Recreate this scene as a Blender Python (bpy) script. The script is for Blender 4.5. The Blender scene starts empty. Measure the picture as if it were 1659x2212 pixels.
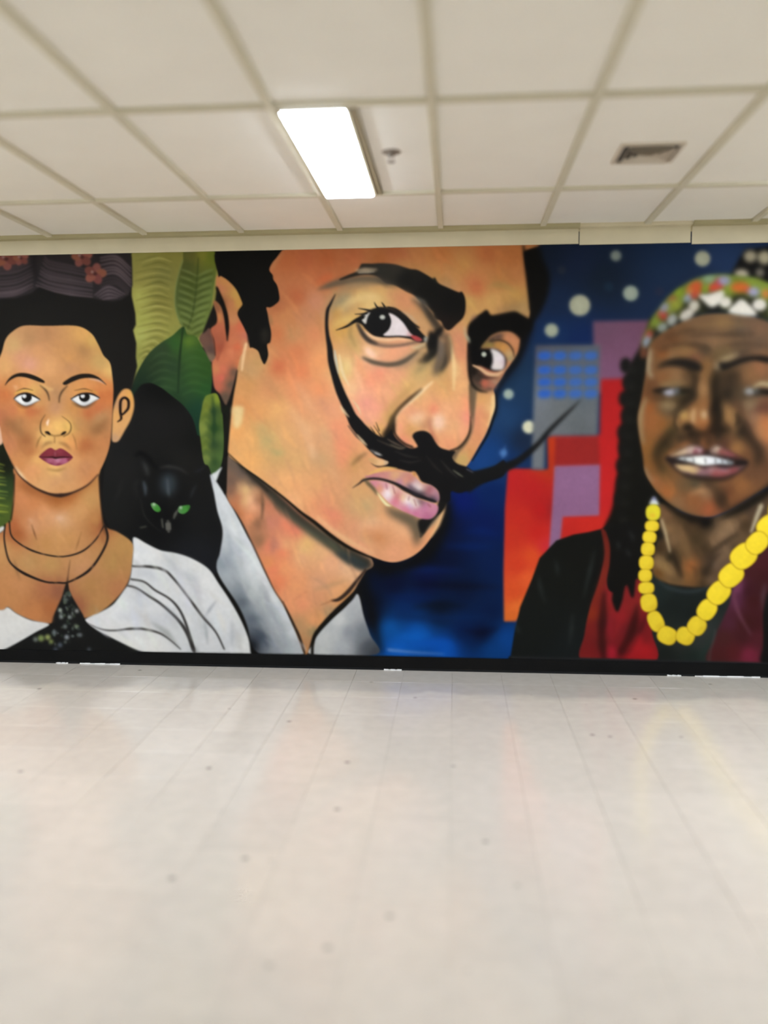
import bpy, math, random
import numpy as np
from mathutils import Vector, Matrix

C = bpy.context.scene.collection
sc_ = bpy.context.scene
R_ = math.radians
# ---------------------------------------------------------------- camera (image coordinates: 1659 x 2212 pixels)
F, YAW, PITCH, ROLL = 1844.2, -0.0833, -0.0927, -0.0025
D = 5.345                    # camera to the mural wall; the wall is the plane y = 0
HF, HC = 1.5127, 1.2217      # eye above floor, ceiling above eye
CEIL = HF + HC
CAM = Vector((0, -D, HF))
fw = Vector((math.sin(YAW) * math.cos(PITCH), math.cos(YAW) * math.cos(PITCH), math.sin(PITCH)))
r0 = Vector((math.cos(YAW), -math.sin(YAW), 0)); u0 = r0.cross(fw)
rt = math.cos(ROLL) * r0 + math.sin(ROLL) * u0; up = -math.sin(ROLL) * r0 + math.cos(ROLL) * u0
cam = bpy.data.cameras.new('camera'); co = bpy.data.objects.new('camera', cam); C.objects.link(co)
co.matrix_world = Matrix(((rt.x, up.x, -fw.x, CAM.x), (rt.y, up.y, -fw.y, CAM.y), (rt.z, up.z, -fw.z, CAM.z), (0, 0, 0, 1)))
cam.sensor_fit = 'VERTICAL'; cam.sensor_height = 36; cam.sensor_width = 27; cam.lens = F / 2212 * 36
cam.clip_start = .05
cam.dof.use_dof = True; cam.dof.focus_distance = 5.8; cam.dof.aperture_fstop = cam.lens / 1000 / .066
sc_.camera = co
# ---------------------------------------------------------------- light: the troffer in view, and others added out of view
LAMP = 31.5                   # radiance of the lamp lenses
wd = bpy.data.worlds.new('world'); sc_.world = wd; wd.use_nodes = True
wd.node_tree.nodes['Background'].inputs[0].default_value = (.9, .95, 1, 1); wd.node_tree.nodes['Background'].inputs[1].default_value = .0
sc_.view_settings.view_transform = 'Standard'; sc_.view_settings.look = 'None'; sc_.view_settings.gamma = 1
sc_.view_settings.use_curve_mapping = False; sc_.view_settings.exposure = 0.0
sc_.cycles.max_bounces = 10; sc_.cycles.diffuse_bounces = 6; sc_.cycles.use_denoising = True

# ---------------------------------------------------------------- helpers
def lin(c):
    c = c.lstrip('#'); v = [int(c[i:i+2], 16) / 255 for i in (0, 2, 4)]
    return tuple(x / 12.92 if x <= .04045 else ((x + .055) / 1.055) ** 2.4 for x in v) + (1,)
def mat(name, col, rough=.6, spec=.3, noise=0, scale=20, bump=0, metal=0, island=0):
    m = bpy.data.materials.new(name); m.use_nodes = True; t = m.node_tree; b = t.nodes['Principled BSDF']
    b.inputs['Base Color'].default_value = col; b.inputs['Roughness'].default_value = rough; b.inputs['Specular IOR Level'].default_value = spec; b.inputs['Metallic'].default_value = metal
    tc = t.nodes.new('ShaderNodeTexCoord'); geo = t.nodes.new('ShaderNodeNewGeometry')
    if noise:
        n = t.nodes.new('ShaderNodeTexNoise'); n.inputs['Scale'].default_value = scale; n.inputs['Detail'].default_value = 6
        t.links.new(geo.outputs['Position'], n.inputs['Vector'])
        mr = t.nodes.new('ShaderNodeMapRange'); mr.inputs['From Min'].default_value = .3; mr.inputs['From Max'].default_value = .7
        mr.inputs['To Min'].default_value = 1 - noise; mr.inputs['To Max'].default_value = 1 + noise * .6
        t.links.new(n.outputs['Fac'], mr.inputs['Value'])
        fac = mr.outputs[0]
        if island:
            oi = t.nodes.new('ShaderNodeObjectInfo'); m2 = t.nodes.new('ShaderNodeMapRange'); m2.inputs['To Min'].default_value = 1 - island; m2.inputs['To Max'].default_value = 1 + island * .5
            t.links.new(oi.outputs['Random'], m2.inputs['Value']); mm = t.nodes.new('ShaderNodeMath'); mm.operation = 'MULTIPLY'
            t.links.new(fac, mm.inputs[0]); t.links.new(m2.outputs[0], mm.inputs[1]); fac = mm.outputs[0]
        vm = t.nodes.new('ShaderNodeVectorMath'); vm.operation = 'SCALE'; vm.inputs[0].default_value = col[:3]
        t.links.new(fac, vm.inputs['Scale']); t.links.new(vm.outputs[0], b.inputs['Base Color'])
    if bump:
        n2 = t.nodes.new('ShaderNodeTexNoise'); n2.inputs['Scale'].default_value = scale * 4; n2.inputs['Detail'].default_value = 4
        t.links.new(geo.outputs['Position'], n2.inputs['Vector'])
        bp = t.nodes.new('ShaderNodeBump'); bp.inputs['Strength'].default_value = bump; bp.inputs['Distance'].default_value = .002
        t.links.new(n2.outputs['Fac'], bp.inputs['Height']); t.links.new(bp.outputs[0], b.inputs['Normal'])
    return m
class MB:
    def __init__(s): s.v = []; s.f = []
    def box(s, x0, x1, y0, y1, z0, z1):
        n = len(s.v)
        s.v += [(x0,y0,z0),(x1,y0,z0),(x1,y1,z0),(x0,y1,z0),(x0,y0,z1),(x1,y0,z1),(x1,y1,z1),(x0,y1,z1)]
        s.f += [tuple(n+i for i in q) for q in ((0,3,2,1),(4,5,6,7),(0,1,5,4),(1,2,6,5),(2,3,7,6),(3,0,4,7))]
        return s
    def bevel_box(s, x0, x1, y0, y1, z0, z1, b, top=True):
        """a slab whose rim on the seen side is chamfered by b"""
        za, zb = (z0, z1 - b) if top else (z1, z0 + b); zc = z1 if top else z0; n = len(s.v)
        for z, i in ((za, 0), (zb, 0), (zc, b)): s.v += [(x0+i,y0+i,z),(x1-i,y0+i,z),(x1-i,y1-i,z),(x0+i,y1-i,z)]
        o = [(0,3,2,1),(8,9,10,11)] + [(4*k+i, 4*k+(i+1)%4, 4*k+4+(i+1)%4, 4*k+4+i) for k in (0,1) for i in range(4)]
        s.f += [tuple(n+i for i in (q if top else q[::-1])) for q in o]
        return s
    def lathe(s, prof, x, y, seg=24):
        n = len(s.v); m = len(prof)
        for i in range(seg):
            a = 2 * math.pi * i / seg
            s.v += [(x + r * math.cos(a), y + r * math.sin(a), z) for r, z in prof]
        for i in range(seg):
            j = (i + 1) % seg
            for k in range(m - 1): s.f.append((n+i*m+k, n+i*m+k+1, n+j*m+k+1, n+j*m+k))
        return s
    def quad(s, a, b, c, d): n = len(s.v); s.v += [a, b, c, d]; s.f.append((n, n+1, n+2, n+3)); return s
    def mesh(s, name, m):
        me = bpy.data.meshes.new(name); me.from_pydata(s.v, [], s.f); me.materials.append(m); me.update(); return me
    def build(s, name, m, parent=None, loc=None):
        o = bpy.data.objects.new(name, s.mesh(name, m)); C.objects.link(o)
        if parent: o.parent = parent
        if loc: o.location = loc
        return o
def tag(o, label=None, cat=None, group=None, kind=None):
    for k, v in (('label', label), ('category', cat), ('group', group), ('kind', kind)):
        if v: o[k] = v
    return o
def empty(name, loc=(0, 0, 0)):
    o = bpy.data.objects.new(name, None); C.objects.link(o); o.location = loc; o.empty_display_size = .1; return o
def copy_tree(o, parent=None):
    c = o.copy(); C.objects.link(c)
    if parent: c.parent = parent
    for ch in [q for q in o.children]: copy_tree(ch, c)
    return c

# ---------------------------------------------------------------- room shell
XL, XR, YB = -5.2, 5.2, -11.0
m_wall = mat('cream_wall_paint', lin('#c9bd93'), .7, .2, .05, 3)
m_wall2 = mat('pale_wall_paint', lin('#d8d2c0'), .7, .2, .05, 3)
m_grid = mat('ceiling_grid_metal', (.70, .665, .53, 1), .55, .3, .04, 6)
m_tile = mat('ceiling_tile_board', (.92, .90, .835, 1), .9, .1, .015, 5, .25, island=.012)
m_black = mat('black_vinyl_base', (.004, .004, .004, 1), .6, .12, .2, 8)
m_joint = mat('floor_joint', lin('#a8a093'), .8, .2, .1, 30)
m_trim = mat('olive_cream_trim', (.44, .395, .235, 1), .6, .3, .05, 6)
m_trim2 = mat('cream_trim', (.66, .60, .43, 1), .6, .3, .05, 6)

def struct(o, label=None): o['kind'] = 'structure'; (label and tag(o, label)); return o
struct(MB().box(XL, XR, 0, .12, 0, CEIL + .1).build('wall_back', m_wall), 'cream wall that carries the mural')
struct(MB().box(XL - .12, XL, YB, .12, 0, CEIL + .1).build('wall_left', m_wall2))
struct(MB().box(XR, XR + .12, YB, .12, 0, CEIL + .1).build('wall_right', m_wall2))
struct(MB().box(XL, XR, YB - .12, YB, 0, CEIL + .1).build('wall_front', m_wall2))
# floor: a joint-coloured screed, every vinyl tile laid on it
floor = struct(MB().box(XL, XR, YB, 0, -.06, -.003).build('floor', m_joint), 'pale polished vinyl tile floor')
m_ft = mat('vinyl_floor_tile', lin('#c2b9ad'), .2, .5, .05, 14, 0, island=.035)
def floor_nodes():
    t = m_ft.node_tree; b = t.nodes['Principled BSDF']; geo = t.nodes.new('ShaderNodeNewGeometry')
    # wax: roughness wanders; scattered dark scuff specks; cloudy yellowing of the old wax
    n = t.nodes.new('ShaderNodeTexNoise'); n.inputs['Scale'].default_value = 1.6; n.inputs['Detail'].default_value = 5; t.links.new(geo.outputs['Position'], n.inputs['Vector'])
    mr = t.nodes.new('ShaderNodeMapRange'); mr.inputs['From Min'].default_value = .3; mr.inputs['From Max'].default_value = .7; mr.inputs['To Min'].default_value = .12; mr.inputs['To Max'].default_value = .19
    t.links.new(n.outputs['Fac'], mr.inputs['Value']); t.links.new(mr.outputs[0], b.inputs['Roughness'])
    v = t.nodes.new('ShaderNodeTexVoronoi'); v.inputs['Scale'].default_value = 4.2; v.feature = 'F1'; t.links.new(geo.outputs['Position'], v.inputs['Vector'])
    m1 = t.nodes.new('ShaderNodeMapRange'); m1.inputs['From Min'].default_value = .03; m1.inputs['From Max'].default_value = .075; m1.inputs['To Min'].default_value = .5; m1.inputs['To Max'].default_value = 1
    t.links.new(v.outputs['Distance'], m1.inputs['Value'])
    src = b.inputs['Base Color'].links[0].from_socket
    s1 = t.nodes.new('ShaderNodeVectorMath'); s1.operation = 'SCALE'; t.links.new(src, s1.inputs[0]); t.links.new(m1.outputs[0], s1.inputs['Scale'])
    # a greyer, darker band along the wall, its edge broken up by noise
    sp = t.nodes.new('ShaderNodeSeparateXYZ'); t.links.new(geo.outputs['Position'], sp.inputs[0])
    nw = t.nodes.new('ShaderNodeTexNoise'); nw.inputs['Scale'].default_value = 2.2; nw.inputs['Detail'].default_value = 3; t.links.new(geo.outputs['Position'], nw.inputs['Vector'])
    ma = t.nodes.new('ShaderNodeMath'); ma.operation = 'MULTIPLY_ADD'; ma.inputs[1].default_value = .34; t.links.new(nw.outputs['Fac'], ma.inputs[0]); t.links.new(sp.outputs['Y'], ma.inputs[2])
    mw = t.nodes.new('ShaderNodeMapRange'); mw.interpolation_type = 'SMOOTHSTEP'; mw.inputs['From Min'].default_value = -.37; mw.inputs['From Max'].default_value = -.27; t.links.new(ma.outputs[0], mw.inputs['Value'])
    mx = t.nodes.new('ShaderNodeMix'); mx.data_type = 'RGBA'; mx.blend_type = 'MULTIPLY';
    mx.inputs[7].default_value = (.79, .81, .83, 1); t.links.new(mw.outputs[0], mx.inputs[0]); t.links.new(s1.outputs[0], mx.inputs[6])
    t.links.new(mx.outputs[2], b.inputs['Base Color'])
    n3 = t.nodes.new('ShaderNodeTexNoise'); n3.inputs['Scale'].default_value = 9; t.links.new(geo.outputs['Position'], n3.inputs['Vector'])
    bp = t.nodes.new('ShaderNodeBump'); bp.inputs['Strength'].default_value = .03; bp.inputs['Distance'].default_value = .003; t.links.new(n3.outputs['Fac'], bp.inputs['Height']); t.links.new(bp.outputs[0], b.inputs['Normal'])
floor_nodes()
T1 = .3048; FX0 = -.0114; FY0 = -D + 2.933 % T1         # joints as the photograph shows them
xs = [FX0 + k * T1 for k in range(-17, 18)]; ys = [FY0 + k * T1 for k in range(-19, 18)]
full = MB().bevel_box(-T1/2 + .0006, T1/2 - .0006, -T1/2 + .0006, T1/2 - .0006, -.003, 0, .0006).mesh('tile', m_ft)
rest = MB()
for j in range(len(ys) + 1):
    ya = YB if j == 0 else ys[j-1]; yb = 0 if j == len(ys) else ys[j]
    ya, yb = max(ya, YB), min(yb, 0)
    if yb - ya < .01: continue
    for i in range(len(xs) + 1):
        xa = XL if i == 0 else xs[i-1]; xb = XR if i == len(xs) else xs[i]
        xa, xb = max(xa, XL), min(xb, XR)
        if xb - xa < .01: continue
        dep = (ya + yb) / 2 + D; xm = (xa + xb) / 2
        seen = dep > 1.7 and -(dep * .54 + .45) < xm < dep * .37 + .45
        if seen:
            if abs(xb - xa - T1) < 1e-4 and abs(yb - ya - T1) < 1e-4:
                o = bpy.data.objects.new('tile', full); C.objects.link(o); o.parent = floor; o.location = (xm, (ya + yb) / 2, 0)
            else:
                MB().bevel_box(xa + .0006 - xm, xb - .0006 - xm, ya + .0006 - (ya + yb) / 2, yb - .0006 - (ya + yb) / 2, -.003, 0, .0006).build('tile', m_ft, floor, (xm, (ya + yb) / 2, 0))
        else:
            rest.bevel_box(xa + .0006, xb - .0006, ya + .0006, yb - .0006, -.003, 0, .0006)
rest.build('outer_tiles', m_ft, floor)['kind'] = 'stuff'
# ceiling: deck, lay-in boards, runners and cross tees; fixtures replace parts of a board
ceiling = struct(MB().box(XL, XR, YB, 0, CEIL + .06, CEIL + .1).build('ceiling', m_wall2), 'suspended ceiling of pale mineral boards')
CX0, CY0, TW, TL = -1.3141, -D + 3.3093, .6096, 1.2192
cxs = [CX0 + k * TW for k in range(-6, 11)]; cys = [CY0 + k * TL for k in range(-7, 2)]
BW = .0155
cxe = [XL] + cxs + [XR]; cye = [YB] + cys + [0]
lamp_cells = set()
for i in range(1, len(cxe) - 1):
    for j in range(1, len(cye) - 1):
        ki = i - 1 - 6; kj = j - 1 - 7
        if ki in {0: (-3, 1, 5, 7), -1: (-4, -2, 5, 7), -2: (-6,), -6: (-4, -1, 1, 4, 7)}.get(kj, ()): lamp_cells.add((i, j))  # one cell is in view; the others are added to light wall and floor
LX0, LX1 = .020, .294       # the troffer takes this much of the bay, from its left runner
board_rest = MB(); bars_rest = MB()
for i in range(len(cxe) - 1):
    for j in range(len(cye) - 1):
        xa, xb, ya, yb = cxe[i], cxe[i+1], cye[j], cye[j+1]
        if xb - xa < .03 or yb - ya < .03: continue
        xa2, xb2, ya2, yb2 = xa + BW, xb - BW, ya + BW, yb - BW
        if (i, j) in lamp_cells: xa2 = xa + .324
        dep = (ya + yb) / 2 + D; xm, ym = (xa + xb) / 2, (ya + yb) / 2
        seen = dep > 1.0 and -(dep * .54 + .9) < xm < dep * .37 + .9
        if seen:
            xc = (xa2 + xb2) / 2
            MB().bevel_box(xa2 - xc, xb2 - xc, ya2 - ym, yb2 - ym, .016, .030, .003, False).build('ceiling_board', m_tile, ceiling, (xc, ym, CEIL))
        else:
            board_rest.bevel_box(xa2, xb2, ya2, yb2, CEIL + .016, CEIL + .030, .003, False)
board_rest.build('outer_boards', m_tile, ceiling)['kind'] = 'stuff'
for x in cxs:
    (MB().box(-BW, BW, YB, 0, -.0005, .026).build('runner', m_grid, ceiling, (x, 0, CEIL)))
for y in cys:
    for i in range(len(cxe) - 1):
        xa, xb = cxe[i] + BW, cxe[i+1] - BW; dep = y + D; xm = (xa + xb) / 2
        if xb - xa < .02: continue
        if dep > 1.0 and -(dep * .54 + .9) < xm < dep * .37 + .9:
            MB().box(-(xb - xa) / 2, (xb - xa) / 2, -BW, BW, 0, .026).build('cross_tee', m_grid, ceiling, (xm, y, CEIL))
        else: bars_rest.box(xa, xb, y - BW, y + BW, CEIL, CEIL + .026)
bars_rest.build('outer_tees', m_grid, ceiling)['kind'] = 'stuff'
# ---------------------------------------------------------------- mural paint (a colour per mesh vertex)
MX0, MY0, MX1, MY1 = -170, 500, 1830, 1446          # extent of the painted field, in image pixels
MW, MH = MX1 - MX0, MY1 - MY0
IMG = np.zeros((MH, MW, 3)); IMG[:] = (0.075, 0.072, 0.066)
LAB = np.zeros((MH, MW), np.int32)
PARTS = ['backdrop']
MASK = {}

def rgb(c):
    if isinstance(c, str):
        c = c.lstrip('#'); return np.array([int(c[i:i+2], 16) / 255 for i in (0, 2, 4)])
    return np.array(c, float)

def Z(x0, y0, k):
    return lambda *p: [(x0 + a[0] * k, y0 + a[1] * k) + tuple(a[2:]) for a in p]

def spline(pts, closed, n=6):
    P = np.array(pts, float)
    if len(P) < 3: 
        t = np.linspace(0, 1, n + 1)[:, None]; return P[0] * (1 - t) + P[-1] * t
    Q = np.vstack([P[-1], P, P[0], P[1]]) if closed else np.vstack([2*P[0]-P[1], P, 2*P[-1]-P[-2]])
    out = []; t = np.linspace(0, 1, n, endpoint=False)[:, None]
    for i in range(len(Q) - 3):
        a, b, c, d = Q[i:i+4]
        out.append(.5 * (2*b + (c-a)*t + (2*a-5*b+4*c-d)*t*t + (3*b-a-3*c+d)*t**3))
    out = np.vstack(out)
    return out if closed else np.vstack([out, P[-1]])

def box1(a, r, ax):
    if r < 1: return a
    pad = [(0, 0)] * a.ndim; pad[ax] = (r + 1, r)
    c = np.cumsum(np.pad(a, pad, mode='edge'), axis=ax)
    n = a.shape[ax]; s = 2*r + 1
    hi = [slice(None)] * a.ndim; lo = list(hi); hi[ax] = slice(s, s + n); lo[ax] = slice(0, n)
    return (c[tuple(hi)] - c[tuple(lo)]) / s

def blur(a, s):
    if s < .4: return a
    if s < 1.2:
        w = min(.33, s * s / 2)
        for ax in (0, 1):
            p = np.pad(a, [(1, 1) if i == ax else (0, 0) for i in range(a.ndim)], mode='edge')
            sl = lambda o: tuple(slice(o, o + a.shape[ax]) if i == ax else slice(None) for i in range(a.ndim))
            a = w * p[sl(0)] + (1 - 2*w) * p[sl(1)] + w * p[sl(2)]
        return a
    v = s * s / 3; r = max(1, int(round((math.sqrt(12 * v + 1) - 1) / 2)))
    for _ in range(3): a = box1(box1(a, r, 0), r, 1)
    return a

def cover(P, s):
    """coverage of the outline P (n,2); returns mask and its window"""
    m = int(3 * s) + 3
    bx0 = max(0, int(P[:, 0].min() - MX0) - m); bx1 = min(MW, int(P[:, 0].max() - MX0) + m + 1)
    by0 = max(0, int(P[:, 1].min() - MY0) - m); by1 = min(MH, int(P[:, 1].max() - MY0) + m + 1)
    if bx1 <= bx0 or by1 <= by0: return None, None
    w, h = bx1 - bx0, by1 - by0; SUB = 3
    acc = np.zeros((h * SUB, w + 2))
    X = P[:, 0] - MX0 - bx0; Y = (P[:, 1] - MY0 - by0) * SUB
    for i in range(len(P)):
        xa, ya, xb, yb = X[i-1], Y[i-1], X[i], Y[i]
        if ya == yb: continue
        sg = 1
        if ya > yb: xa, ya, xb, yb, sg = xb, yb, xa, ya, -1
        r = np.arange(max(0, int(math.ceil(ya - .5))), min(h * SUB - 1, int(math.ceil(yb - .5)) - 1) + 1)
        if len(r) == 0: continue
        x = np.clip(xa + (r + .5 - ya) / (yb - ya) * (xb - xa), 0, w)
        xi = x.astype(int); f = x - xi
        np.add.at(acc, (r, xi), sg * (1 - f)); np.add.at(acc, (r, xi + 1), sg * f)
    mk = np.minimum(1, np.abs(np.cumsum(acc, 1)[:, :w])).reshape(h, SUB, w).mean(1)
    return blur(mk, s), (slice(by0, by1), slice(bx0, bx1))

def field(samples, win, p=2.8):
    ys, xs = win; st = 4 if (xs.stop - xs.start) > 150 else 2
    gx = np.arange(xs.start, xs.stop + st, st) + MX0; gy = np.arange(ys.start, ys.stop + st, st) + MY0
    S = np.array([(a[0], a[1]) for a in samples], float); Cc = np.array([rgb(a[2]) for a in samples])
    nn = 4.0
    if len(S) > 1:
        dd = np.hypot(S[:, None, 0] - S[None, :, 0], S[:, None, 1] - S[None, :, 1]) + np.eye(len(S)) * 1e9
        nn = np.median(dd.min(1))
    d2 = (gx[None, :, None] - S[:, 0])**2 + (gy[:, None, None] - S[:, 1])**2 + max(2.0, .08 * nn * nn)
    w = d2 ** (-p / 2); g = (w @ Cc) / w.sum(-1)[..., None]
    g = np.repeat(np.repeat(g, st, 0), st, 1)
    return blur(g, 3 if st == 4 else 1.1)[:ys.stop - ys.start, :xs.stop - xs.start]

def lay(mk, win, col, a, L, clip, keep):
    if mk is None: return
    if clip is not None: mk = mk * MASK[clip][win]
    if keep:
        M = np.zeros((MH, MW)); M[win] = mk; MASK[keep] = M
    c = field(col, win) if isinstance(col, list) else rgb(col)
    k = (mk * a)[..., None]
    IMG[win] = IMG[win] * (1 - k) + c * k
    if L:
        if L.endswith('#'): L = L[:-1]; PARTS.append(L); i = len(PARTS) - 1     # a piece of its own
        elif L in PARTS: i = PARTS.index(L)
        else: PARTS.append(L); i = len(PARTS) - 1
        LAB[win][mk > .5] = i

def poly(pts, col, s=1.0, a=1.0, L=None, clip=None, keep=None, sm=True):
    P = spline(pts, True) if sm else np.array(pts, float)
    mk, win = cover(P[:, :2], s); lay(mk, win, col, a, L, clip, keep)

def stroke(pts, w, col, s=1.0, a=1.0, L=None, clip=None):
    P = spline([q[:2] for q in pts], False, 8); n = len(P)
    w = np.interp(np.linspace(0, 1, n), np.linspace(0, 1, len(w)), w) if isinstance(w, (list, tuple)) else np.full(n, w, float)
    T = np.gradient(P, axis=0); T /= np.linalg.norm(T, axis=1)[:, None] + 1e-9
    N = np.stack([-T[:, 1], T[:, 0]], 1) * w[:, None] / 2
    cap = []
    for e, sg in ((-1, 1), (0, -1)):
        for q in (-.6, 0, .6): 
            an = q * 1.4
            cap.append(P[e] + sg * T[e] * w[e]/2 * math.cos(an) + (N[e] if sg > 0 else -N[e]) * -math.sin(an))
    O = np.vstack([P - N, cap[:3], (P + N)[::-1], cap[3:]])
    mk, win = cover(O, s); lay(mk, win, col, a, L, clip, None)

def blob(x, y, rx, ry, col, a=1.0, rot=0, s=2.0, L=None, clip=None, keep=None):
    t = np.linspace(0, 2 * math.pi, 28, endpoint=False); r = math.radians(rot)
    ex, ey = rx * np.cos(t), ry * np.sin(t)
    mk, win = cover(np.stack([x + ex*math.cos(r) - ey*math.sin(r), y + ex*math.sin(r) + ey*math.cos(r)], 1), s)
    lay(mk, win, col, a, L, clip, keep)

def brushwork(clip, n, ang, L0, L1, w0, w1, amp, a=.4, s=2.0, seed=1):
    r = random.Random(seed); ys, xs = np.nonzero(MASK[clip] > .7)
    if len(ys) == 0: return
    for _ in range(n):
        i = r.randrange(len(ys)); x, y = xs[i], ys[i]; l = r.uniform(L0, L1); t = math.radians(ang + r.uniform(-22, 22)); b = r.uniform(-.25, .25)
        k = 1 + r.uniform(-amp, amp); c = np.clip(IMG[y, x] * k * np.array([1 + r.uniform(-.03, .03), 1, 1 + r.uniform(-.06, .06)]), 0, 1)
        x, y = x + MX0, y + MY0; dx, dy = math.cos(t) * l / 2, math.sin(t) * l / 2
        stroke([(x - dx, y - dy), (x - dy * b, y + dx * b), (x + dx, y + dy)], [1, r.uniform(w0, w1), 1], c, s=s, a=a, clip=clip)

def S(s):
    """'x y hex, ...' to a list of colour samples"""
    return [(float(a), float(b), c) for a, b, c in (q.split() for q in s.split(','))]
def SZ(z, s): return z(*S(s))
def Pt(s): return [tuple(float(v) for v in q.split()) for q in s.split(',')]
def PZ(z, s): return z(*Pt(s))

rp = random.Random(5)
A1 = Z(0, 530, .18083); A2 = Z(0, 780, .18083); A3 = Z(0, 1020, .24111); A4 = Z(250, 530, .18083); A5 = Z(220, 780, .18083); A6 = Z(220, 1020, .24111)
B1 = Z(430, 520, .24111); B2 = Z(680, 540, .24111); B3 = Z(960, 520, .18083); B4 = Z(680, 840, .24111); B5 = Z(440, 880, .2486); B6 = Z(780, 1000, .24111)
R1 = Z(1080, 520, .18083); R2 = Z(1360, 520, .18023); R3 = Z(1080, 780, .19289); R4 = Z(1359, 760, .18083); R5 = Z(1080, 1050, .22905); R6 = Z(1340, 1000, .20344)

# ---- night sky and painted buildings
sky = 'night_sky'
poly([(780, 1185), (1000, 980), (1060, 800), (1110, 500), (1830, 500), (1830, 1446), (790, 1446)],
     S('1130 560 101318,1180 560 161f2f,1250 560 182238,1300 600 16202e,1450 560 1a2a44,1560 540 203254,1500 620 18253c,1200 650 182640,1200 720 152a50,1250 740 12244e,1100 800 182a40,1130 830 1d3450,1090 900 1e3a5e,1130 950 182438,1060 980 163a70,1100 1000 142c56,1040 1000 173c74,1000 1080 071858,1060 1060 0a2050,960 1200 08122c,1050 1130 07184a,1060 1200 0a1c44,920 1250 071034,850 1260 070f28,1000 1270 0a1530,870 1310 0a2556,950 1320 0b1526,1060 1320 0a1a3c,840 1355 0d4f98,900 1370 0c54ac,860 1400 0e58b6,960 1400 0a4fae,1000 1362 0a1c44,1040 1370 07122c,1060 1400 0b3a78,1090 1380 0b3f86,800 1330 0c0d16,1750 600 182840,960 1130 08102a,930 1200 090d1a,830 1225 0b0d18,800 1300 0a0e1c'), s=3, L=sky, sm=False)
for y, x0, x1, c in ((1230, 850, 1000, '0a1c50'), (1262, 880, 1080, '070d1e'), (1290, 830, 960, '0a1c48'), (1312, 890, 1010, '0a111e'), (1330, 830, 1060, '0b2450'), (1362, 1000, 1080, '070d24'), (1376, 850, 930, '0d5cb8'), (1180, 960, 1070, '0a2056'), (1395, 880, 980, '0b50b2'), (1150, 1000, 1080, '0a1f58')):
    stroke([(x0, y), ((x0+x1)/2, y + rp.uniform(-6, 6)), (x1, y + rp.uniform(-8, 8))], [2, 16, 3], c, s=5, a=.8)
stroke([(838, 1404), (900, 1410), (960, 1413)], [7, 4, 2], '6f8cc0', s=2, a=.7)
stroke([(965, 1085), (952, 1140), (915, 1200), (855, 1228), (800, 1222), (785, 1250), (800, 1320), (822, 1410)], [26, 34, 30, 20, 22, 22, 16, 10], '0f0f10', s=7)
stroke([(1135, 700), (1118, 770), (1090, 815), (1073, 850), (1068, 900)], [40, 22, 12, 8, 6], '0e0f12', s=5)
poly(PZ(B3, '900 60,1110 70,1190 250,1255 420,1240 640,1140 880,1040 1020,930 1200,880 1380,820 1300,900 900'), '100f0d', s=4, L='painted_man/hair@right')
for x, y, r, c in ((1331, 553, 12, '727d7a'), (1253, 660, 23, 'a5a68e'), (1363, 634, 17, '8e998c'), (1192, 714, 15, '9aa08c'), (1518, 559, 17, 'a2a38c'), (1099, 852, 11, '94a49a'), (1143, 923, 14, 'd4d1b0')):
    blob(x, y, r, r, c, s=2.5, L='star#'); blob(x, y, r * .5, r * .5, [(x, y, 'b4b49c'), (x + 1, y, c)], s=4, a=.6)
blob(1214, 584, 9, 9, '242a38', s=1.5); blob(1316, 620, 10, 10, '1b2a3c', s=2); blob(1425, 630, 10, 10, '22283c', s=2)
blob(1088, 979, 8, 8, '4a74aa', s=3, L='star#'); stroke([(1092, 962), (1089, 980), (1085, 992)], [2, 6, 2], '4a74aa', s=2, a=.6)
red = 'red_building'; pur = 'purple_building#'; gry = 'grey_building'
poly([(1281, 694), (1410, 692), (1400, 850), (1285, 850)], S('1300 700 67485c,1380 700 674458,1320 800 724c66,1340 760 6c485e'), s=3, L=pur, sm=False)
poly([(1298, 820), (1360, 818), (1360, 1150), (1250, 1190), (1180, 1215), (1190, 940), (1296, 940)], S('1310 830 a01c1c,1340 900 a81e1e,1310 1000 b02020,1300 1080 b42222,1280 1130 bb2820,1220 1150 b52620,1230 1200 b8301e'), s=3, L=red, sm=False)
poly([(1098, 1012), (1185, 1014), (1183, 944), (1215, 944), (1200, 1240), (1115, 1343), (1089, 1343), (1088, 1240), (1091, 1100)],
     S('1110 1040 b02222,1150 1060 ac2020,1170 1100 ab1c1c,1130 1120 b82a20,1110 1160 bb3020,1160 1150 b8241e,1120 1220 c43a22,1150 1200 d04a24,1140 1250 dc5a2c,1110 1280 cc4a24,1100 1335 d06428,1120 1310 dc6a2e,1185 1000 a83018,1190 960 b03418,1190 1100 942020,1180 1180 c02a30'), s=2.5, L=red, sm=False)
poly([(1200, 944), (1294, 944), (1296, 1006), (1198, 1007)], '8c2421', s=2.5, L=red, sm=False)
poly([(1198, 1007), (1297, 1004), (1295, 1114), (1216, 1117), (1210, 1180), (1186, 1190), (1193, 1100)], S('1240 1040 875f80,1240 1090 845c7c,1205 1150 866080'), s=2.5, L=pur, sm=False)
poly([(1157, 746), (1297, 745), (1294, 860), (1291, 941), (1178, 942), (1176, 1015), (1149, 1014), (1151, 930)],
     S('1160 752 504f58,1220 752 54565c,1280 752 565a60,1220 800 585c62,1160 870 6c7076,1220 890 646869,1250 920 5a5e60,1280 900 62666a,1165 980 6a6e72,1200 930 666a6e,1250 870 5c6266'), s=3, L=gry, sm=False)
for r, y in enumerate((769, 800, 826, 851)):
    for c, x in enumerate((1177, 1210, 1244, 1277)):
        poly([(x-12, y-7), (x+12, y-8), (x+11, y+7), (x-12, y+8)], ('2a5ab4', '2c5cb0', '355fa8', '335ea8')[c], s=3, a=.95, L='window#')

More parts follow.
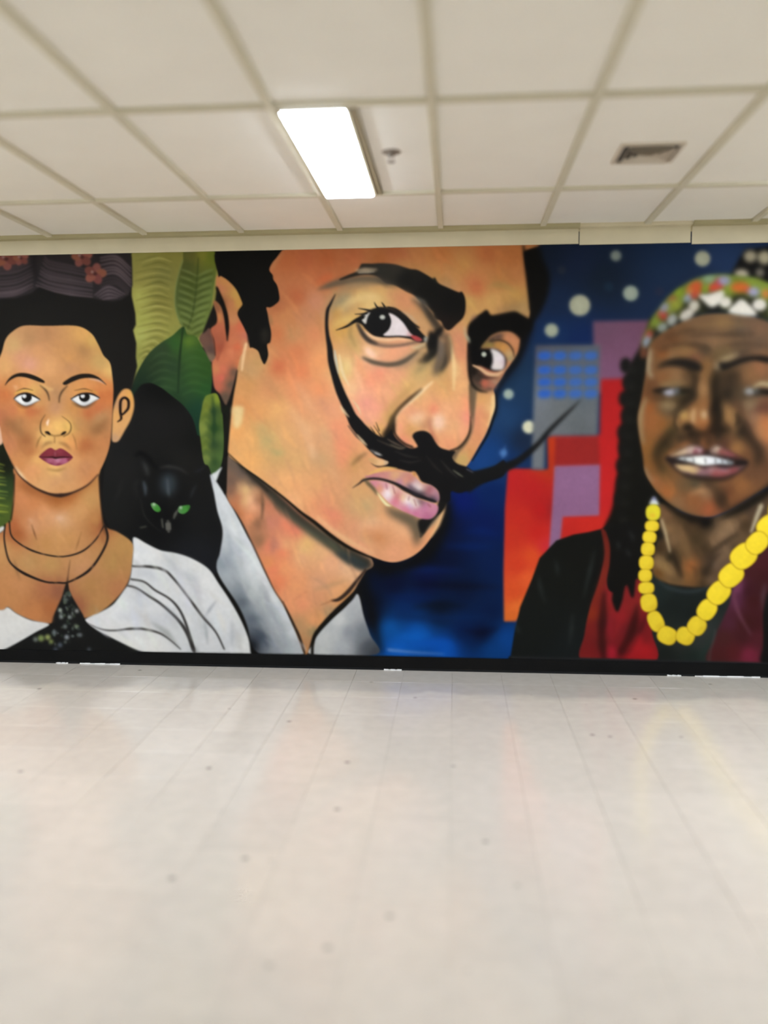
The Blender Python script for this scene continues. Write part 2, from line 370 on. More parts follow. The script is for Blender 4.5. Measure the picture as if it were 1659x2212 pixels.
# ---- leaves
lf = 'leaf#'
poly([(265, 530), (490, 530), (480, 740), (400, 760), (345, 775), (300, 812), (286, 850), (262, 860), (255, 700)],
     S('310 550 8c8848,360 550 85803f,420 550 8a8440,300 600 908a48,350 590 7c7a40,300 640 a8a756,345 655 7c7638,310 690 9fa050,350 690 8a8642,300 720 a6a85a,340 740 85823f,370 715 8c8a44,290 790 8e9048,320 770 7c7a3a,290 830 757a44'), L=lf, sm=False, s=1.5)
for i in range(34):
    y = 556 + i * 7.3 + rp.uniform(-2, 2); xr = 378 if y < 720 else 378 - (y - 720) * 1.0
    xl = 290 + rp.uniform(0, 18)
    if xr - xl < 12: continue
    stroke([(xl, y + 7), ((xl + xr) / 2, y - 2 + rp.uniform(-2, 1)), (xr - rp.uniform(2, 14), y + 5)], [1, rp.uniform(3, 5), 1], 'b2ae66' if i % 2 else '65622c', s=1.3, a=rp.uniform(.3, .75))
poly(PZ(A4, '850 40,1240 40,1215 250,1175 500,1125 850,1060 1000,1000 1090,960 1130,850 1040,790 960,740 850,710 700,722 500,760 330,805 200'),
     SZ(A4, '850 250 4f562b,900 500 4a5626,1080 450 5c6a32,1160 600 66763a,850 800 586632,1050 850 68773a,1030 110 7e7c30,1150 130 647026,900 120 62602f,760 600 525f30,900 1000 5f6c32'), L=lf)
stroke(PZ(A4, '990 150,965 500,925 800,860 1010'), [2, 4, 4, 2], '3b4720', s=1.5, a=.8)
for i in range(9):
    y = 300 + i * 85; m = 985 - (y - 200) * .1
    for sg in (-1, 1):
        e = m + sg * (190 if y < 750 else 150)
        stroke(PZ(A4, '%f %f,%f %f,%f %f' % (m, y + 70, (m + e) / 2, y + 25, e, y - 10)), [2, 6, 3], '7b8750', s=1.8, a=.45)
        stroke(PZ(A4, '%f %f,%f %f,%f %f' % (m, y + 110, (m + e) / 2, y + 65, e, y + 35)), [2, 5, 2], '3c481f', s=1.8, a=.5)
stroke(PZ(A4, '800 180,760 330,718 520,712 700,745 850,800 960'), 3, '788450', s=1.2, a=.7)
poly([(396, 706), (372, 726), (348, 741), (322, 764), (302, 795), (288, 828), (280, 870), (330, 900), (400, 930), (445, 940), (452, 880), (458, 830), (456, 783), (440, 755), (424, 728), (405, 722)],
     S('394 715 2a4520,405 735 5a742a,380 740 2f5426,350 755 2c3c26,330 790 25331f,310 820 1c2a1c,300 850 14221a,370 790 2a3d26,370 830 2c4426,410 770 355226,430 760 31501f,445 800 2c4a1e,420 820 2f4d24,440 840 264a22,400 850 284226,430 880 1c3a28,410 890 183424,440 910 142e24,380 860 20351f'), L=lf)
stroke([(396, 707), (390, 760), (387, 800), (385, 850)], [2, 4, 3, 2], '182416', s=1.2, a=.9)
for i in range(6):
    y = 760 + i * 18
    stroke([(322 - i * 3, y + 22), (350, y + 4), (384, y + 12)], [1, 4, 1], '46603a', s=2, a=.5)
    stroke([(390, y + 6), (418, y - 6), (452, y + 4)], [1, 4, 1], '3f6430', s=2, a=.5)
poly(PZ(A5, '1290 400,1370 390,1410 470,1440 600,1455 800,1460 1000,1445 1170,1410 1290,1340 1360,1270 1380,1215 1200,1190 1000,1165 780,1190 600,1230 440'),
     SZ(A5, '1300 420 66762c,1370 430 7a882c,1210 600 5c6a2a,1190 800 74803a,1240 560 6c762c,1220 1000 5a6a2c,1250 1180 64743a,1330 600 2c4224,1340 800 26401f,1340 1000 2f4426,1340 1200 2f4726,1430 700 455a28,1430 900 4a6030,1420 1150 4a6230,1320 1320 38502a'), L=lf)
stroke(PZ(A5, '1325 420,1345 700,1335 1000'), [3, 7, 2], '1c3420', s=2, a=.7)
for i in range(7):
    y = 480 + i * 110
    stroke(PZ(A5, '1310 %d,1240 %d,1195 %d' % (y + 60, y, y + 60)), [1, 5, 1], '86903a', s=2, a=.4)
stroke(PZ(A5, '1420 500,1450 620,1480 560,1500 600,1490 800,1480 1100'), [2, 5, 8, 5, 5, 4], '171a12', s=1.5)
# ---- black cat
ct = 'painted_cat'
poly([(292, 850), (318, 828), (345, 836), (372, 856), (398, 878), (418, 908), (430, 955), (441, 1000), (452, 1010), (466, 1060), (476, 1110), (479, 1150), (472, 1225), (440, 1245), (300, 1210), (225, 1110), (238, 960)],
     S('350 840 0c0c0a,330 900 1a1918,370 920 191817,420 950 131311,400 990 1b1a18,350 1030 121211,260 1020 1c1b1a,240 1080 191918,350 1120 0e0e0e,440 1120 171717,420 1200 1a1b1e'), L=ct)
stroke(PZ(A5, '400 1140,470 1100,560 1170,660 1290'), [4, 8, 8, 4], '080808', s=3)
stroke(PZ(A5, '690 1280,800 1262,930 1290,1030 1350'), [2, 7, 5, 2], '343231', s=2.5, a=.8)
stroke(PZ(A5, '490 1200,530 1280,555 1370'), [3, 10, 4], '3a3a3a', s=3, a=.8)
stroke(PZ(A5, '500 1440,520 1520,525 1610'), [4, 8, 3], '444c54', s=2.5, a=.8)
stroke(PZ(A5, '1100 1330,1180 1300,1240 1260'), [2, 6, 2], '232328', s=2, a=.8)
stroke(PZ(A5, '1130 1480,1090 1560,1060 1640'), [2, 5, 2], '303236', s=2, a=.8)
blob(364, 1046, 17, 24, '333a40', s=7, a=.9); stroke([(362, 1035), (364, 1062), (366, 1072)], [3, 5, 2], '5a6468', s=2, a=.6)
poly(PZ(A6, '440 290,470 278,510 300,530 340,505 360,465 340'), SZ(A6, '460 290 5a8a50,500 330 3c8030,520 350 34702a'), L=ct + '/eye#')
poly(PZ(A6, '683 345,695 312,740 300,790 298,782 340,740 374,700 370'), SZ(A6, '700 330 508048,740 330 3f8434,780 310 356c2c'), L=ct + '/eye#')
blob(333, 1090, 3, 3, 'a5bca0', s=1.2); blob(391, 1097, 3, 3.4, '9aae98', s=1.2)
for p, w, c in (('595 455,598 490,600 520', 12, '68665e'), ('540 420,545 470,550 500', 4, '55544c'), ('690 330,660 380,645 420', [2, 7, 3], '5a5a52'), ('345 500,400 488', 4, '45443c'), ('350 240,380 380,450 470,540 540', [1, 3, 2, 1], '2b2a27')):
    stroke(PZ(A6, p), w, c, s=1.6, a=.8)
for p in ('430 1650,400 1480,460 1420', '250 1400,210 1560,160 1659'): stroke(PZ(A5, p), [2, 8, 3], '232221', s=3, a=.8)

# ---- woman in the white blouse (a plain portrait)
wm = 'painted_woman'
poly([(-170, 560), (284, 543), (285, 640), (293, 678), (294, 702), (288, 714), (295, 742), (294, 772), (297, 792), (286, 838), (272, 870), (250, 930), (230, 1000), (60, 1010), (-170, 1000)], '191714', L=wm + '/hair', sm=False, s=1.5)
poly([(-170, 960), (10, 955), (32, 1040), (28, 1130), (-170, 1200)], S('0 1000 16170f,0 1060 2a3a20,0 1100 4a5a24,-80 1050 33431f'), L=lf, s=2)
for i in range(16):
    y = 1002 + i * 7.4; stroke([(-60, y + 4), (-10, y), (rp.uniform(8, 20), y + rp.uniform(1, 4))], [3, 4, 1.5], ('8a9638', '5a6c2e', 'a3a83c', '31421f')[i % 4], s=1.3, a=.8)
sc = wm + '/headscarf'
poly(PZ(A1, '-900 640,0 645,200 632,380 575,470 500,650 562,850 607,1100 632,1210 660,1350 675,1450 655,1535 600,1585 480,1582 300,1575 150,1535 60,-900 60'), '2b2627', L=sc, sm=False, s=1.5, keep='scarf')
for i in range(9):
    o = i * 44 + rp.uniform(-9, 9)
    stroke(PZ(A1, '%d %d,%d %d,%d %d,%d %d' % (430 + o * .3, 480 - o, 600, 545 - o, 850, 595 - o, 1110, 622 - o * .9)), [3, rp.uniform(4, 9), rp.uniform(3, 8), 3], '63555a', s=1.9, a=(.8 - i * .05) * rp.uniform(.5, 1), clip='scarf')
    stroke(PZ(A1, '%d %d,%d %d,%d %d' % (-300, 620 - o, 150, 600 - o, 400, 500 - o)), [5, rp.uniform(4, 9), 2], '63555a', s=1.9, a=(.75 - i * .05) * rp.uniform(.5, 1), clip='scarf')
    stroke(PZ(A1, '%d %d,%d %d,%d %d' % (1200, 150 + o, 1390, 135 + o * .95, 1570, 280 + o)), [3, 6, 3], '67595e', s=1.6, a=.75 if i < 6 else .2, clip='scarf')
for i in range(4):
    stroke(PZ(A1, '%d %d,1300 %d,%d %d' % (1130 + i * 30, 600 + i * 16, 500 + i * 44, 1500 - i * 30, 590 + i * 12)), [2, 6, 2], '6a5c62', s=1.5, a=.75)
stroke(PZ(A1, '470 490,430 350,400 200,410 90'), [3, 6, 10, 12], '1d1a1a', s=4, a=.8)
for fi, (fx, fy, fr) in enumerate(((178, 556, 20), (206, 592, 21), (14, 560, 22), (46, 558, 15))):   # plain fabric flowers pinned to the scarf
    for k in range(5):
        an = k * 1.2566 + fx; blob(fx + fr * .62 * math.cos(an), fy + fr * .55 * math.sin(an), fr * .58, fr * .46, ('7d4b44', '85523f', '74423e', '8a5346', '6f4038')[k], rot=math.degrees(an), s=1.5, L=wm + '/scarf_flower@%d' % fi)
    blob(fx, fy, fr * .22, fr * .2, '4a2a28', s=1.5); blob(fx - fr * .3, fy - fr * .2, 3, 3, 'a08880', s=1.4, a=.8)
# neck and chest
sk = PZ(A3, '132 -40,300 -60,700 -60,884 -40,887 60,900 250,925 440,960 500,1060 540,1190 640,1190 780,1170 930,1120 1040,1020 1160,880 1270,760 1310,560 1340,430 1358,280 1325,150 1268,70 1210,0 1245,-300 1150,-600 900,-600 700,-200 560,0 548,60 460,105 430,124 200,132 60')
poly(sk, SZ(A3, '250 120 a5683c,500 240 a0602f,800 60 b5804a,200 230 bf7c50,300 260 bd794b,450 260 a86a3c,600 220 ad6b3a,800 250 b98a54,700 350 c4905c,850 430 b07a48,900 470 8a5030,550 420 cc9e76,440 390 cb9468,400 330 cf8f60,150 540 96552f,130 470 a05a34,200 450 bd7d52,280 470 c69068,600 600 b98652,400 640 b88550,500 560 c08c58,450 820 b58a55,700 800 bb885a,720 860 b9845c,250 800 b58a58,1000 800 a97f4c,1100 650 b0844e,900 1150 b07f4e,1050 1060 ad744c,500 1060 8c5840,420 1030 a66a48,150 1000 bd8355,100 1100 b98050,300 1250 b9794a,450 1200 a5653c,690 1200 945c40,20 700 bd8c58,-200 800 b98a58,800 1000 a87a4a,850 1250 a87e4e'), L=wm, keep='wchest', s=1.2)
stroke(PZ(A3, '130 20,125 250,100 430'), 2.5, '2a1c12', s=1.2); stroke(PZ(A3, '890 30,903 250,925 450,950 500'), 2.5, '33241a', s=1.2, a=.8)
stroke(PZ(A3, '285 470,310 550,330 610'), [1, 3, 1], '5a3a22', s=1.2, a=.8); stroke(PZ(A3, '730 540,700 640,680 700'), [1, 2.5, 1], '7a5230', s=1.2, a=.8)
stroke(PZ(A3, '260 420,290 440'), [3, 6], 'd8a888', s=2, a=.6); blob(128, 1120, 9, 5, 'd8ac90', s=3, a=.7)
stroke(PZ(A3, '180 90,300 165,450 205,560 215,700 160,850 60'), [8, 18, 22, 24, 18, 8], '8a5028', s=6, a=.6, clip='wchest')
# blouse
bl = wm + '/blouse'
poly(PZ(A6, '288 585,400 640,520 700,680 730,820 780,960 870,1050 1000,1150 1150,1250 1330,1315 1490,1332 1600,1332 1640,1250 1650,380 1650,180 1560,0 1455,-140 1345,-130 1310,0 1250,110 1180,200 1060,240 1000,265 900,285 700'),
     SZ(A6, '330 680 d2d2d0,450 740 d8d8d6,600 800 c8cac9,700 850 d0d1d0,850 850 d6d6d3,400 900 c6c8ca,550 900 d3d3d3,800 960 bfc1c5,900 1000 d8d8d6,350 1150 c9cbcd,200 1250 d8d9da,400 1250 d4d5d6,550 1150 d4d4d4,600 1300 c4c6ca,750 1050 cfd0d2,1000 1200 d3d4d4,1100 1300 d2d3d3,900 1350 c4c6c8,250 1500 dcdbd7,450 1560 dedcd8,100 1430 d8d7d4,1150 1500 c6c8ca,1000 1500 cfd0d1,1280 1560 d6d6d3,700 1400 c8caca,0 1350 d6d6d4'), L=bl, keep='blouse', s=1.3)
for p, w, c, s in (('540 720,650 850,720 950', [2, 12, 3], 'a8aab0', 4), ('720 880,830 1010,880 1180', [3, 12, 3], 'a4a7ae', 4), ('1030 1150,970 1230,930 1290', [2, 6, 2], '8a8d96', 2), ('1165 1330,1175 1450,1160 1550', [2, 7, 2], 'a0a3aa', 3), ('920 1340,940 1450,950 1540', [2, 6, 2], '8d9094', 2.5), ('620 1180,760 1300,800 1400', [3, 14, 4], 'e0e0de', 5), ('300 900,450 920,560 980', [3, 14, 3], 'b8bbc0', 5), ('120 1300,350 1300,560 1360', [4, 20, 4], 'c0c2c8', 7), ('900 930,1020 1060,1150 1250', [4, 14, 4], 'dedddb', 5)):
    stroke(PZ(A6, p), w, c, s=s, a=.7, clip='blouse')
poly(PZ(A3, '-640 1200,-300 1180,0 1238,70 1212,150 1268,280 1328,445 1365,330 1432,200 1512,100 1572,0 1605,-640 1640'), SZ(A3, '50 1300 d6d4d0,200 1350 dad8d4,300 1400 d2d1cf,50 1450 dcdad6,100 1530 d5d4d1,-300 1400 d8d6d2'), L=bl, s=1.3)
poly(PZ(A3, '-400 600,-60 520,20 488,45 500,0 545,-200 640,-400 760'), 'c8c6c2', L=bl, s=1.3)
# black beaded shawl at the hem
sh = wm + '/shawl'
poly(PZ(A3, '600 990,555 1120,520 1200,480 1290,450 1370,300 1455,100 1562,0 1612,0 1640,1340 1640,1240 1600,1000 1485,800 1370,740 1270,680 1170,630 1080'), '191918', L=sh, s=1.4, keep='shawl')
for i in range(64):
    t = rp.random(); x = 610 + rp.uniform(-1, 1) * (20 + t * 150); y = 1080 + t * 470
    blob(*PZ(A3, '%f %f' % (x, y))[0], rp.uniform(1.5, 4.2), rp.uniform(1.5, 4.5), rp.choice(('4a524c', '2f3a30', '7c8682', '3a4440', '98a09c', '55604a')), s=1.6, a=rp.uniform(.4, .9), clip='shawl')
for x, y, r, c in ((540, 1240, 4, 'c0c6c0'), (690, 1245, 4, 'c4c6c2'), (630, 1300, 4, '9aa4a0'), (550, 1300, 4, 'aab2ac'), (600, 1480, 5, 'a5acb2'), (585, 1385, 4, '93a09c'), (720, 1460, 4, '8a9296'), (370, 1490, 7, '8a9a5a'), (430, 1480, 6, 'a4ae68'), (460, 1520, 5, '8e9a58'), (320, 1500, 5, '7c857c'), (490, 1440, 5, '70787c'), (800, 1590, 4, '5a6066'), (540, 1550, 5, '5a6470'), (500, 1590, 5, '48505c'), (590, 1150, 3.5, '5c645c'), (680, 1380, 4, '75806a')):
    blob(*PZ(A3, '%f %f' % (x, y))[0], r, r, c, s=2, a=.85, clip='shawl')
# plain dark cords
nk = wm + '/necklace'
for p, w in (('85 440,100 560,160 630,280 700,430 745,580 757,740 710,860 605,935 480', [3, 3, 3, 4, 3, 3, 4, 3, 2.5]), ('48 470,40 600,70 760,120 840,230 915,400 982,520 992,620 985,790 890,900 750,965 600,945 480', [3, 3, 4, 4, 6, 4, 4, 4, 6, 5, 5, 5]), ('605 985,605 1060', 4)):
    stroke(PZ(A3, p), w, '211a17', s=1.1, L=nk)
for p, w in (('195 835,300 845,440 850,560 880,640 950,760 1100,900 1290,1020 1430,1100 1590', [3, 4, 6, 6, 5, 5, 6, 4, 3]), ('260 960,380 985,480 1060,600 1130,680 1210,740 1320,800 1500,830 1620', [4, 4, 4, 4, 5, 5, 6, 6]), ('220 1015,310 1040,420 1110,540 1190,680 1320,770 1450,825 1600', [4, 4, 5, 5, 6, 8, 8]), ('-140 1350,0 1410,120 1420,260 1405,380 1408,520 1445,620 1510,710 1590', [2, 3, 3, 5, 5, 4, 3, 2])):
    stroke(PZ(A6, p), w, '2b2826', s=1.3, a=.92, clip='blouse')
stroke(PZ(A3, '630 790,615 900,605 990'), [1, 2, 4], '3a2a1e', s=1.2, a=.8)
brushwork('blouse', 60, 60, 30, 90, 5, 14, .07, .5, 3, 11); brushwork('wchest', 70, 70, 20, 60, 3, 9, .10, .45, 2, 12)
# ears and face
poly(PZ(A2, '-60 760,10 770,40 880,45 950,15 1000,-60 1000'), 'd0a68c', L=wm + '/ear#', s=1.3)
poly(PZ(A2, '1490 335,1560 350,1598 440,1604 560,1565 700,1495 830,1425 950,1370 972,1338 940,1342 780,1352 600,1385 480,1430 390'), SZ(A2, '1450 420 cf9458,1560 420 d69c52,1590 560 d29a58,1520 750 cf9a60,1400 650 cf985a,1380 800 cf9a60,1380 920 b98f6a,1430 850 c79460,1420 500 b98a62'), L=wm + '/ear#', s=1.2)
stroke(PZ(A2, '1405 730,1450 690,1440 600,1445 480,1490 440,1535 475,1535 560,1495 615,1455 650'), [2, 5, 6, 6, 5, 6, 6, 5, 4], '1e1310', s=1)
fc = [(-30, 860), (-14, 800), (3, 765), (12, 735), (26, 718), (52, 704), (101, 704.5), (166, 704.5), (197, 720), (212, 743), (224, 768), (238, 784), (243, 812), (245.5, 843), (243.5, 888), (239, 952), (229, 990), (211, 1026), (189, 1048), (159, 1063), (132, 1069), (105, 1065), (72, 1051), (45, 1029), (30, 1009), (18, 984), (7, 957), (1, 925), (-10, 890)]
poly(fc, S('100 722 b07f56,60 730 ad8057,30 745 c29a66,80 758 c88f60,105 788 d29a66,180 722 d9a25e,195 735 d0a45c,180 755 a87a4e,215 780 be985c,238 800 d8ae6a,45 770 c78c6a,62 784 d0947a,10 790 cd9a62,130 750 c08a58,150 775 cc9258,150 790 b8845a,235 850 c06f3e,215 855 bd6c3c,10 850 b4683c,-5 900 b06a48,60 885 b56840,30 885 b9704a,190 890 b0653c,210 880 b86a40,40 912 a4734a,20 918 9c6540,215 902 b4845a,208 922 926740,225 950 b97a4c,185 960 a5633a,55 950 98613a,65 975 a86a40,40 1000 c0824f,70 1012 d09060,120 1040 c69163,90 1055 cf9a66,180 1010 b87e54,200 1030 c08050,140 1022 bf8c60,120 850 ac8058,118 880 b78560,122 920 e2b268,104 925 dca562,146 920 d8ae5f,100 940 d8b06a,118 960 cfa060,150 955 d69457,78 990 d8a462,165 990 cc925e,120 1012 dcb06c,50 828 cf8f58,70 842 d0a15c,190 830 cc8850,165 842 c98d52,85 870 c08a55,160 876 b9824a,45 882 d08e4e,25 830 c0804c,225 830 c87f48,90 905 b27848,170 910 b08050,130 1055 c8905c,20 960 b87650'), L=wm, keep='wface', s=1.1)
brushwork('wface', 90, 70, 18, 50, 3, 8, .10, .45, 2, 13)
stroke(PZ(A2, '1300 600,1200 720,1090 800'), [10, 22, 8], 'a87c50', s=6, a=.7, clip='wface'); stroke(PZ(A2, '1290 700,1210 780,1120 860'), [6, 16, 6], '855a35', s=5, a=.7, clip='wface')
stroke(PZ(A2, '60 700,180 800,290 900'), [6, 14, 6], '86603c', s=5, a=.7, clip='wface'); stroke(PZ(A2, '1000 960,960 1060,1010 1180'), [6, 16, 6], 'a05c34', s=6, a=.5, clip='wface')
stroke([(18, 984), (31, 1010), (45, 1030), (72, 1052), (105, 1067), (132, 1070.5), (159, 1064), (190, 1048), (213, 1025)], [1, 2, 3, 4, 5, 9, 4, 3, 2], '30201a', s=1.2)
stroke([(33, 1008), (46, 1026), (58, 1039)], [2, 7, 2], 'dcc09a', s=2, a=.9, clip='wface')
for b in ('60 296,100 222,160 170,240 145,330 150,420 178,500 218,535 246,528 264,470 250,390 222,300 196,210 192,120 236', '755 262,800 226,870 186,970 156,1080 156,1170 190,1230 240,1275 288,1180 226,1080 204,970 214,870 250,800 284,762 284'):
    poly(PZ(A2, b), '1d1712', L=wm + '/eyebrow#', s=1.1)
eyes = (('170 452,225 408,310 388,400 415,482 462,420 500,360 532,300 542,235 512', (322, 438, 60, 56), (293, 420, 26)), ('850 456,940 406,1020 390,1105 398,1192 442,1120 492,1060 530,1000 546,935 522', (1012, 432, 64, 58), (990, 418, 27)))
for o, (ix, iy, rx, ry), (hx, hy, hr) in eyes:
    pts = PZ(A2, o)
    poly(pts, SZ(A2, '%d %d e0deda,%d %d c4c4c4,%d %d d8d8d4' % (ix - 90, iy + 40, ix, iy + 100, ix + 90, iy + 10)), L=wm + '/eye#', keep='eye', s=1)
    blob(*PZ(A2, '%f %f' % (ix, iy))[0], rx * .18083, ry * .18083, '14110f', s=1, clip='eye')
    blob(*PZ(A2, '%f %f' % (hx, hy))[0], hr * .18, hr * .18, 'd0d0cf', s=1, clip='eye')
    stroke(pts[:5], [2, 3.5, 4, 4, 2], '17120f', s=1); stroke(pts[4:] + pts[:1], [1, 2, 3, 3, 3, 2], '33241c', s=1.2, a=.8)
for p, w, c, s, a in (('175 400,230 365,310 350,400 365', [2, 5, 5, 2], 'd9b050', 1.6, .8), ('930 370,1020 350,1120 365,1180 400', [2, 4, 4, 2], 'c89440', 1.6, .7), ('200 365,290 332,400 352', [1, 2.5, 1], '4a3422', 1, .9), ('890 355,1010 335,1110 360', [1, 2.5, 1], '5a3c26', 1, .9),
    ('480 290,545 345,580 410,592 475', [2, 4, 3, 2], '382a1c', 1.3, .9), ('810 295,745 365,715 430,708 500', [2, 4, 3, 2], '3e2e1e', 1.3, .9), ('545 640,497 720,485 800,500 865,545 905', [1, 2, 3, 3, 2], '57422a', 1.1, .9), ('740 660,830 730,852 800,825 865,760 905', [1, 2, 3, 3, 2], '6a5030', 1.1, .9),
    ('540 870,600 880,655 895,740 885,790 860', [2, 3, 2, 3, 2], '5c4222', 1.2, .8), ('545 850,575 858,600 880', [3, 6, 3], '1a120d', 1.1, 1), ('790 848,765 862,735 880', [3, 6, 3], '1a120d', 1.1, 1), ('585 700,570 740,568 775', [2, 5, 2], 'f0d8c8', 1.3, .9),
    ('500 890,460 960,435 1040', [1, 3, 1], '6a4c28', 1.3, .8), ('865 870,900 950,920 1060', [1, 3, 1], '7a5430', 1.3, .7), ('655 905,655 980', [2, 2], '6a4a2a', 1.2, .8), ('500 1040,560 985,640 975', [2, 6, 2], '7a5838', 2, .7), ('700 975,780 1000,850 1060', [2, 6, 2], '7a5636', 2, .7),
    ('560 1290,680 1310,790 1280', [2, 5, 2], '8a6438', 2, .8), ('180 500,240 545,320 560,430 530', [1, 4, 4, 1], '8a5a30', 1.6, .7), ('860 500,940 545,1050 555,1160 490', [1, 4, 4, 1], '6a5236', 1.6, .7), ('160 300,195 315,190 350', [2, 5, 2], 'e0b890', 2, .6), ('1060 215,1180 235,1260 280', [1, 4, 1], 'c8b0a8', 1.5, .7), ('330 590,430 610,540 560', [4, 14, 4], 'a85c38', 5, .6), ('480 280,600 340,640 330', [3, 6, 2], 'd8b070', 2, .7)):
    stroke(PZ(A2, p), w, c, s=s, a=a, clip='wface')
lp = wm + '/lips'
poly(PZ(A2, '470 1145,555 1062,612 1040,665 1066,720 1045,785 1072,872 1152,780 1168,665 1172,560 1166'), SZ(A2, '520 1120 742c34,610 1080 7c2f38,700 1070 80343f,800 1120 702a34,665 1140 6a2830'), L=lp, s=1)
poly(PZ(A2, '470 1145,560 1160,670 1166,780 1160,872 1152,805 1216,700 1252,620 1242,540 1202'), SZ(A2, '500 1165 722c38,600 1190 a05a70,690 1190 b8788e,770 1185 a86078,830 1170 742c3c,700 1235 7c3044,600 1230 7c3446'), L=lp, s=1)
stroke(PZ(A2, '470 1146,560 1152,630 1150,665 1160,720 1152,800 1150,870 1152'), [1, 2, 3, 4, 3, 2, 1], '2e1416', s=1); stroke(PZ(A2, '662 1085,662 1130'), [2, 3], '98606a', s=1.5, a=.7)
# ---- man with the curled moustache
mn = 'painted_man'
poly([(455, 530), (640, 530), (620, 800), (520, 800), (440, 745), (432, 735), (465, 650), (478, 560)], S('500 600 131211,560 650 12110f,600 700 141312,450 700 1a1814'), L=mn + '/hair', sm=False, s=1.2)
# shirt collar, left
cl = mn + '/shirt_collar'
poly(PZ(B5, '58 588,100 630,160 720,250 870,350 1060,440 1230,520 1400,600 1560,680 1690,760 1850,830 1990,885 2140,560 2160,430 2090,380 1900,300 1720,120 1430,148 1250,166 1070,120 900,90 740'),
     SZ(B5, '150 800 cacdcf,280 1050 d2d5d6,180 1150 b5babd,170 1350 8a9299,230 1420 9fa5a9,300 1250 aab0b6,450 1500 c6caca,420 1380 cfd2d3,420 1600 b7bcbb,600 1650 cacece,500 1450 d0d2d2,330 1600 7c838a,330 1680 5a626a,600 1850 a5aaad,480 1750 9aa0a3,420 1830 5c646e,700 2050 9da2a6,780 1950 c8ccce,640 1950 aaaeb0,480 2000 3c4450,420 2060 16181c,600 2090 888d92,540 2060 5e656e,720 1800 d0d3d4,820 2090 b0b4b7,360 1250 d2d4d6'), L=cl, s=1.5, keep='collar')
poly(PZ(B5, '70 590,110 560,162 518,140 570,105 645'), 'c9cccb', L=cl, s=1.2)
for p, w, c in (('380 1180,450 1350,560 1560', [3, 8, 3], 'dfe1e1'), ('460 1500,560 1680,640 1760', [2, 7, 3], '8f949a'), ('250 1250,330 1420,360 1600', [3, 10, 4], 'b9bec1'), ('520 1500,620 1680,720 1820', [2, 6, 2], 'e2e4e4'), ('560 1720,660 1900,720 2080', [3, 10, 4], '92979c'), ('200 1050,240 1250,220 1380', [3, 12, 4], '9aa1a8')):
    stroke(PZ(B5, p), w, c, s=3, a=.6, clip='collar')
poly(PZ(B5, '1345 1628,1285 1685,1130 1830,1000 1970,952 2060,945 2150,1505 2150,1450 1980,1395 1820'), SZ(B5, '1180 1850 c8cac8,1050 2000 bdbfbd,1250 1950 8e9298,1300 1780 aaacae,1200 2080 a5a8ab,1430 2080 4c5056,1380 1950 74797f,1020 2100 b8bab8,1340 1660 b0b2b4,1150 1950 b4b6b6,1480 2120 3a3d42'), L=cl, s=1.8)
# neck
poly(PZ(B5, '196 430,300 440,600 560,1100 900,1460 1320,1405 1425,1350 1520,1285 1620,1100 1795,962 1970,900 2150,872 2130,740 1800,600 1560,440 1220,310 950,205 790,196 600'),
     SZ(B5, '260 480 625448,330 560 62534a,420 620 5a4c40,230 640 6e5648,230 720 7c5a48,260 850 b8704a,300 920 c0764c,350 720 dab27a,355 800 dcb078,395 800 e8b088,400 950 d88c62,420 860 e0a07a,470 800 96664a,460 1000 8a6248,480 1150 946a4c,300 780 b07050,560 850 c2785a,600 1000 c47c64,620 1200 bf7a64,570 1200 dc8060,720 1000 e08262,800 1040 e27c60,700 1200 dca070,680 1250 e0805c,900 1180 e2b272,870 1230 dcae74,1000 1250 dca878,850 1300 dfa478,1100 1350 e0a47c,1300 1420 dcaa82,1250 1380 dfae86,700 1400 e89a68,600 1400 e0805c,560 1350 d88a58,800 1550 e29868,650 1500 dc8058,1000 1520 d49a74,1000 1650 cf9068,850 1700 df9068,1150 1600 dfa070,1200 1690 d0905c,1230 1660 cc9458,950 1850 e09a68,820 1880 b58a60,900 2050 b08058,880 2120 c08048,1000 1850 dc9a64,1100 1780 b09068,960 1940 90805c,1000 1100 d8a078,750 1700 e09468'), L=mn, keep='neck', s=1.2)
stroke(PZ(B5, '330 500,480 640,600 760,760 920,900 1030,1050 1140,1200 1240,1330 1320,1440 1370'), [14, 16, 20, 24, 22, 22, 26, 30, 26], '2a2822', s=4, a=.95, clip='neck')
stroke(PZ(B5, '560 760,760 960,920 1080,1100 1190,1230 1290,1380 1380'), [6, 14, 16, 16, 16, 8], '5c6450', s=6, a=.55, clip='neck')
stroke(PZ(B5, '1150 1260,1260 1320,1400 1390'), [6, 20, 22], '2c3436', s=4, a=.8, clip='neck')
stroke(PZ(B5, '505 730,515 850,505 980'), [2, 6, 2], '4e4030', s=2, a=.8); stroke(PZ(B5, '610 1120,605 1200,595 1270'), [3, 9, 3], '9a6a5a', s=4, a=.7)
stroke(PZ(B5, '250 450,400 580,560 730'), [2, 4, 5], '2a241d', s=1.5, a=.7)
stroke(PZ(B5, '1115 1682,1180 1668,1260 1600,1340 1500,1410 1410'), [4, 8, 9, 7, 4], '33261f', s=1.6); stroke(PZ(B5, '1010 1725,1070 1700,1125 1675'), [1, 3, 4], 'a06a44', s=1.6, a=.8)
stroke(PZ(B5, '950 1590,1100 1550,1250 1500'), [2, 8, 3], 'b08a62', s=3, a=.7); stroke(PZ(B5, '780 1680,900 1600'), [2, 4], 'c07850', s=2, a=.6)
stroke(PZ(B5, '1300 1630,1220 1730,1090 1840,980 1960,950 2060,945 2150'), [4, 6, 7, 7, 6, 6], '17140f', s=1.4); stroke(PZ(B5, '690 1690,760 1840,830 1990,880 2140'), [2, 5, 6, 4], '2a2018', s=1.4)
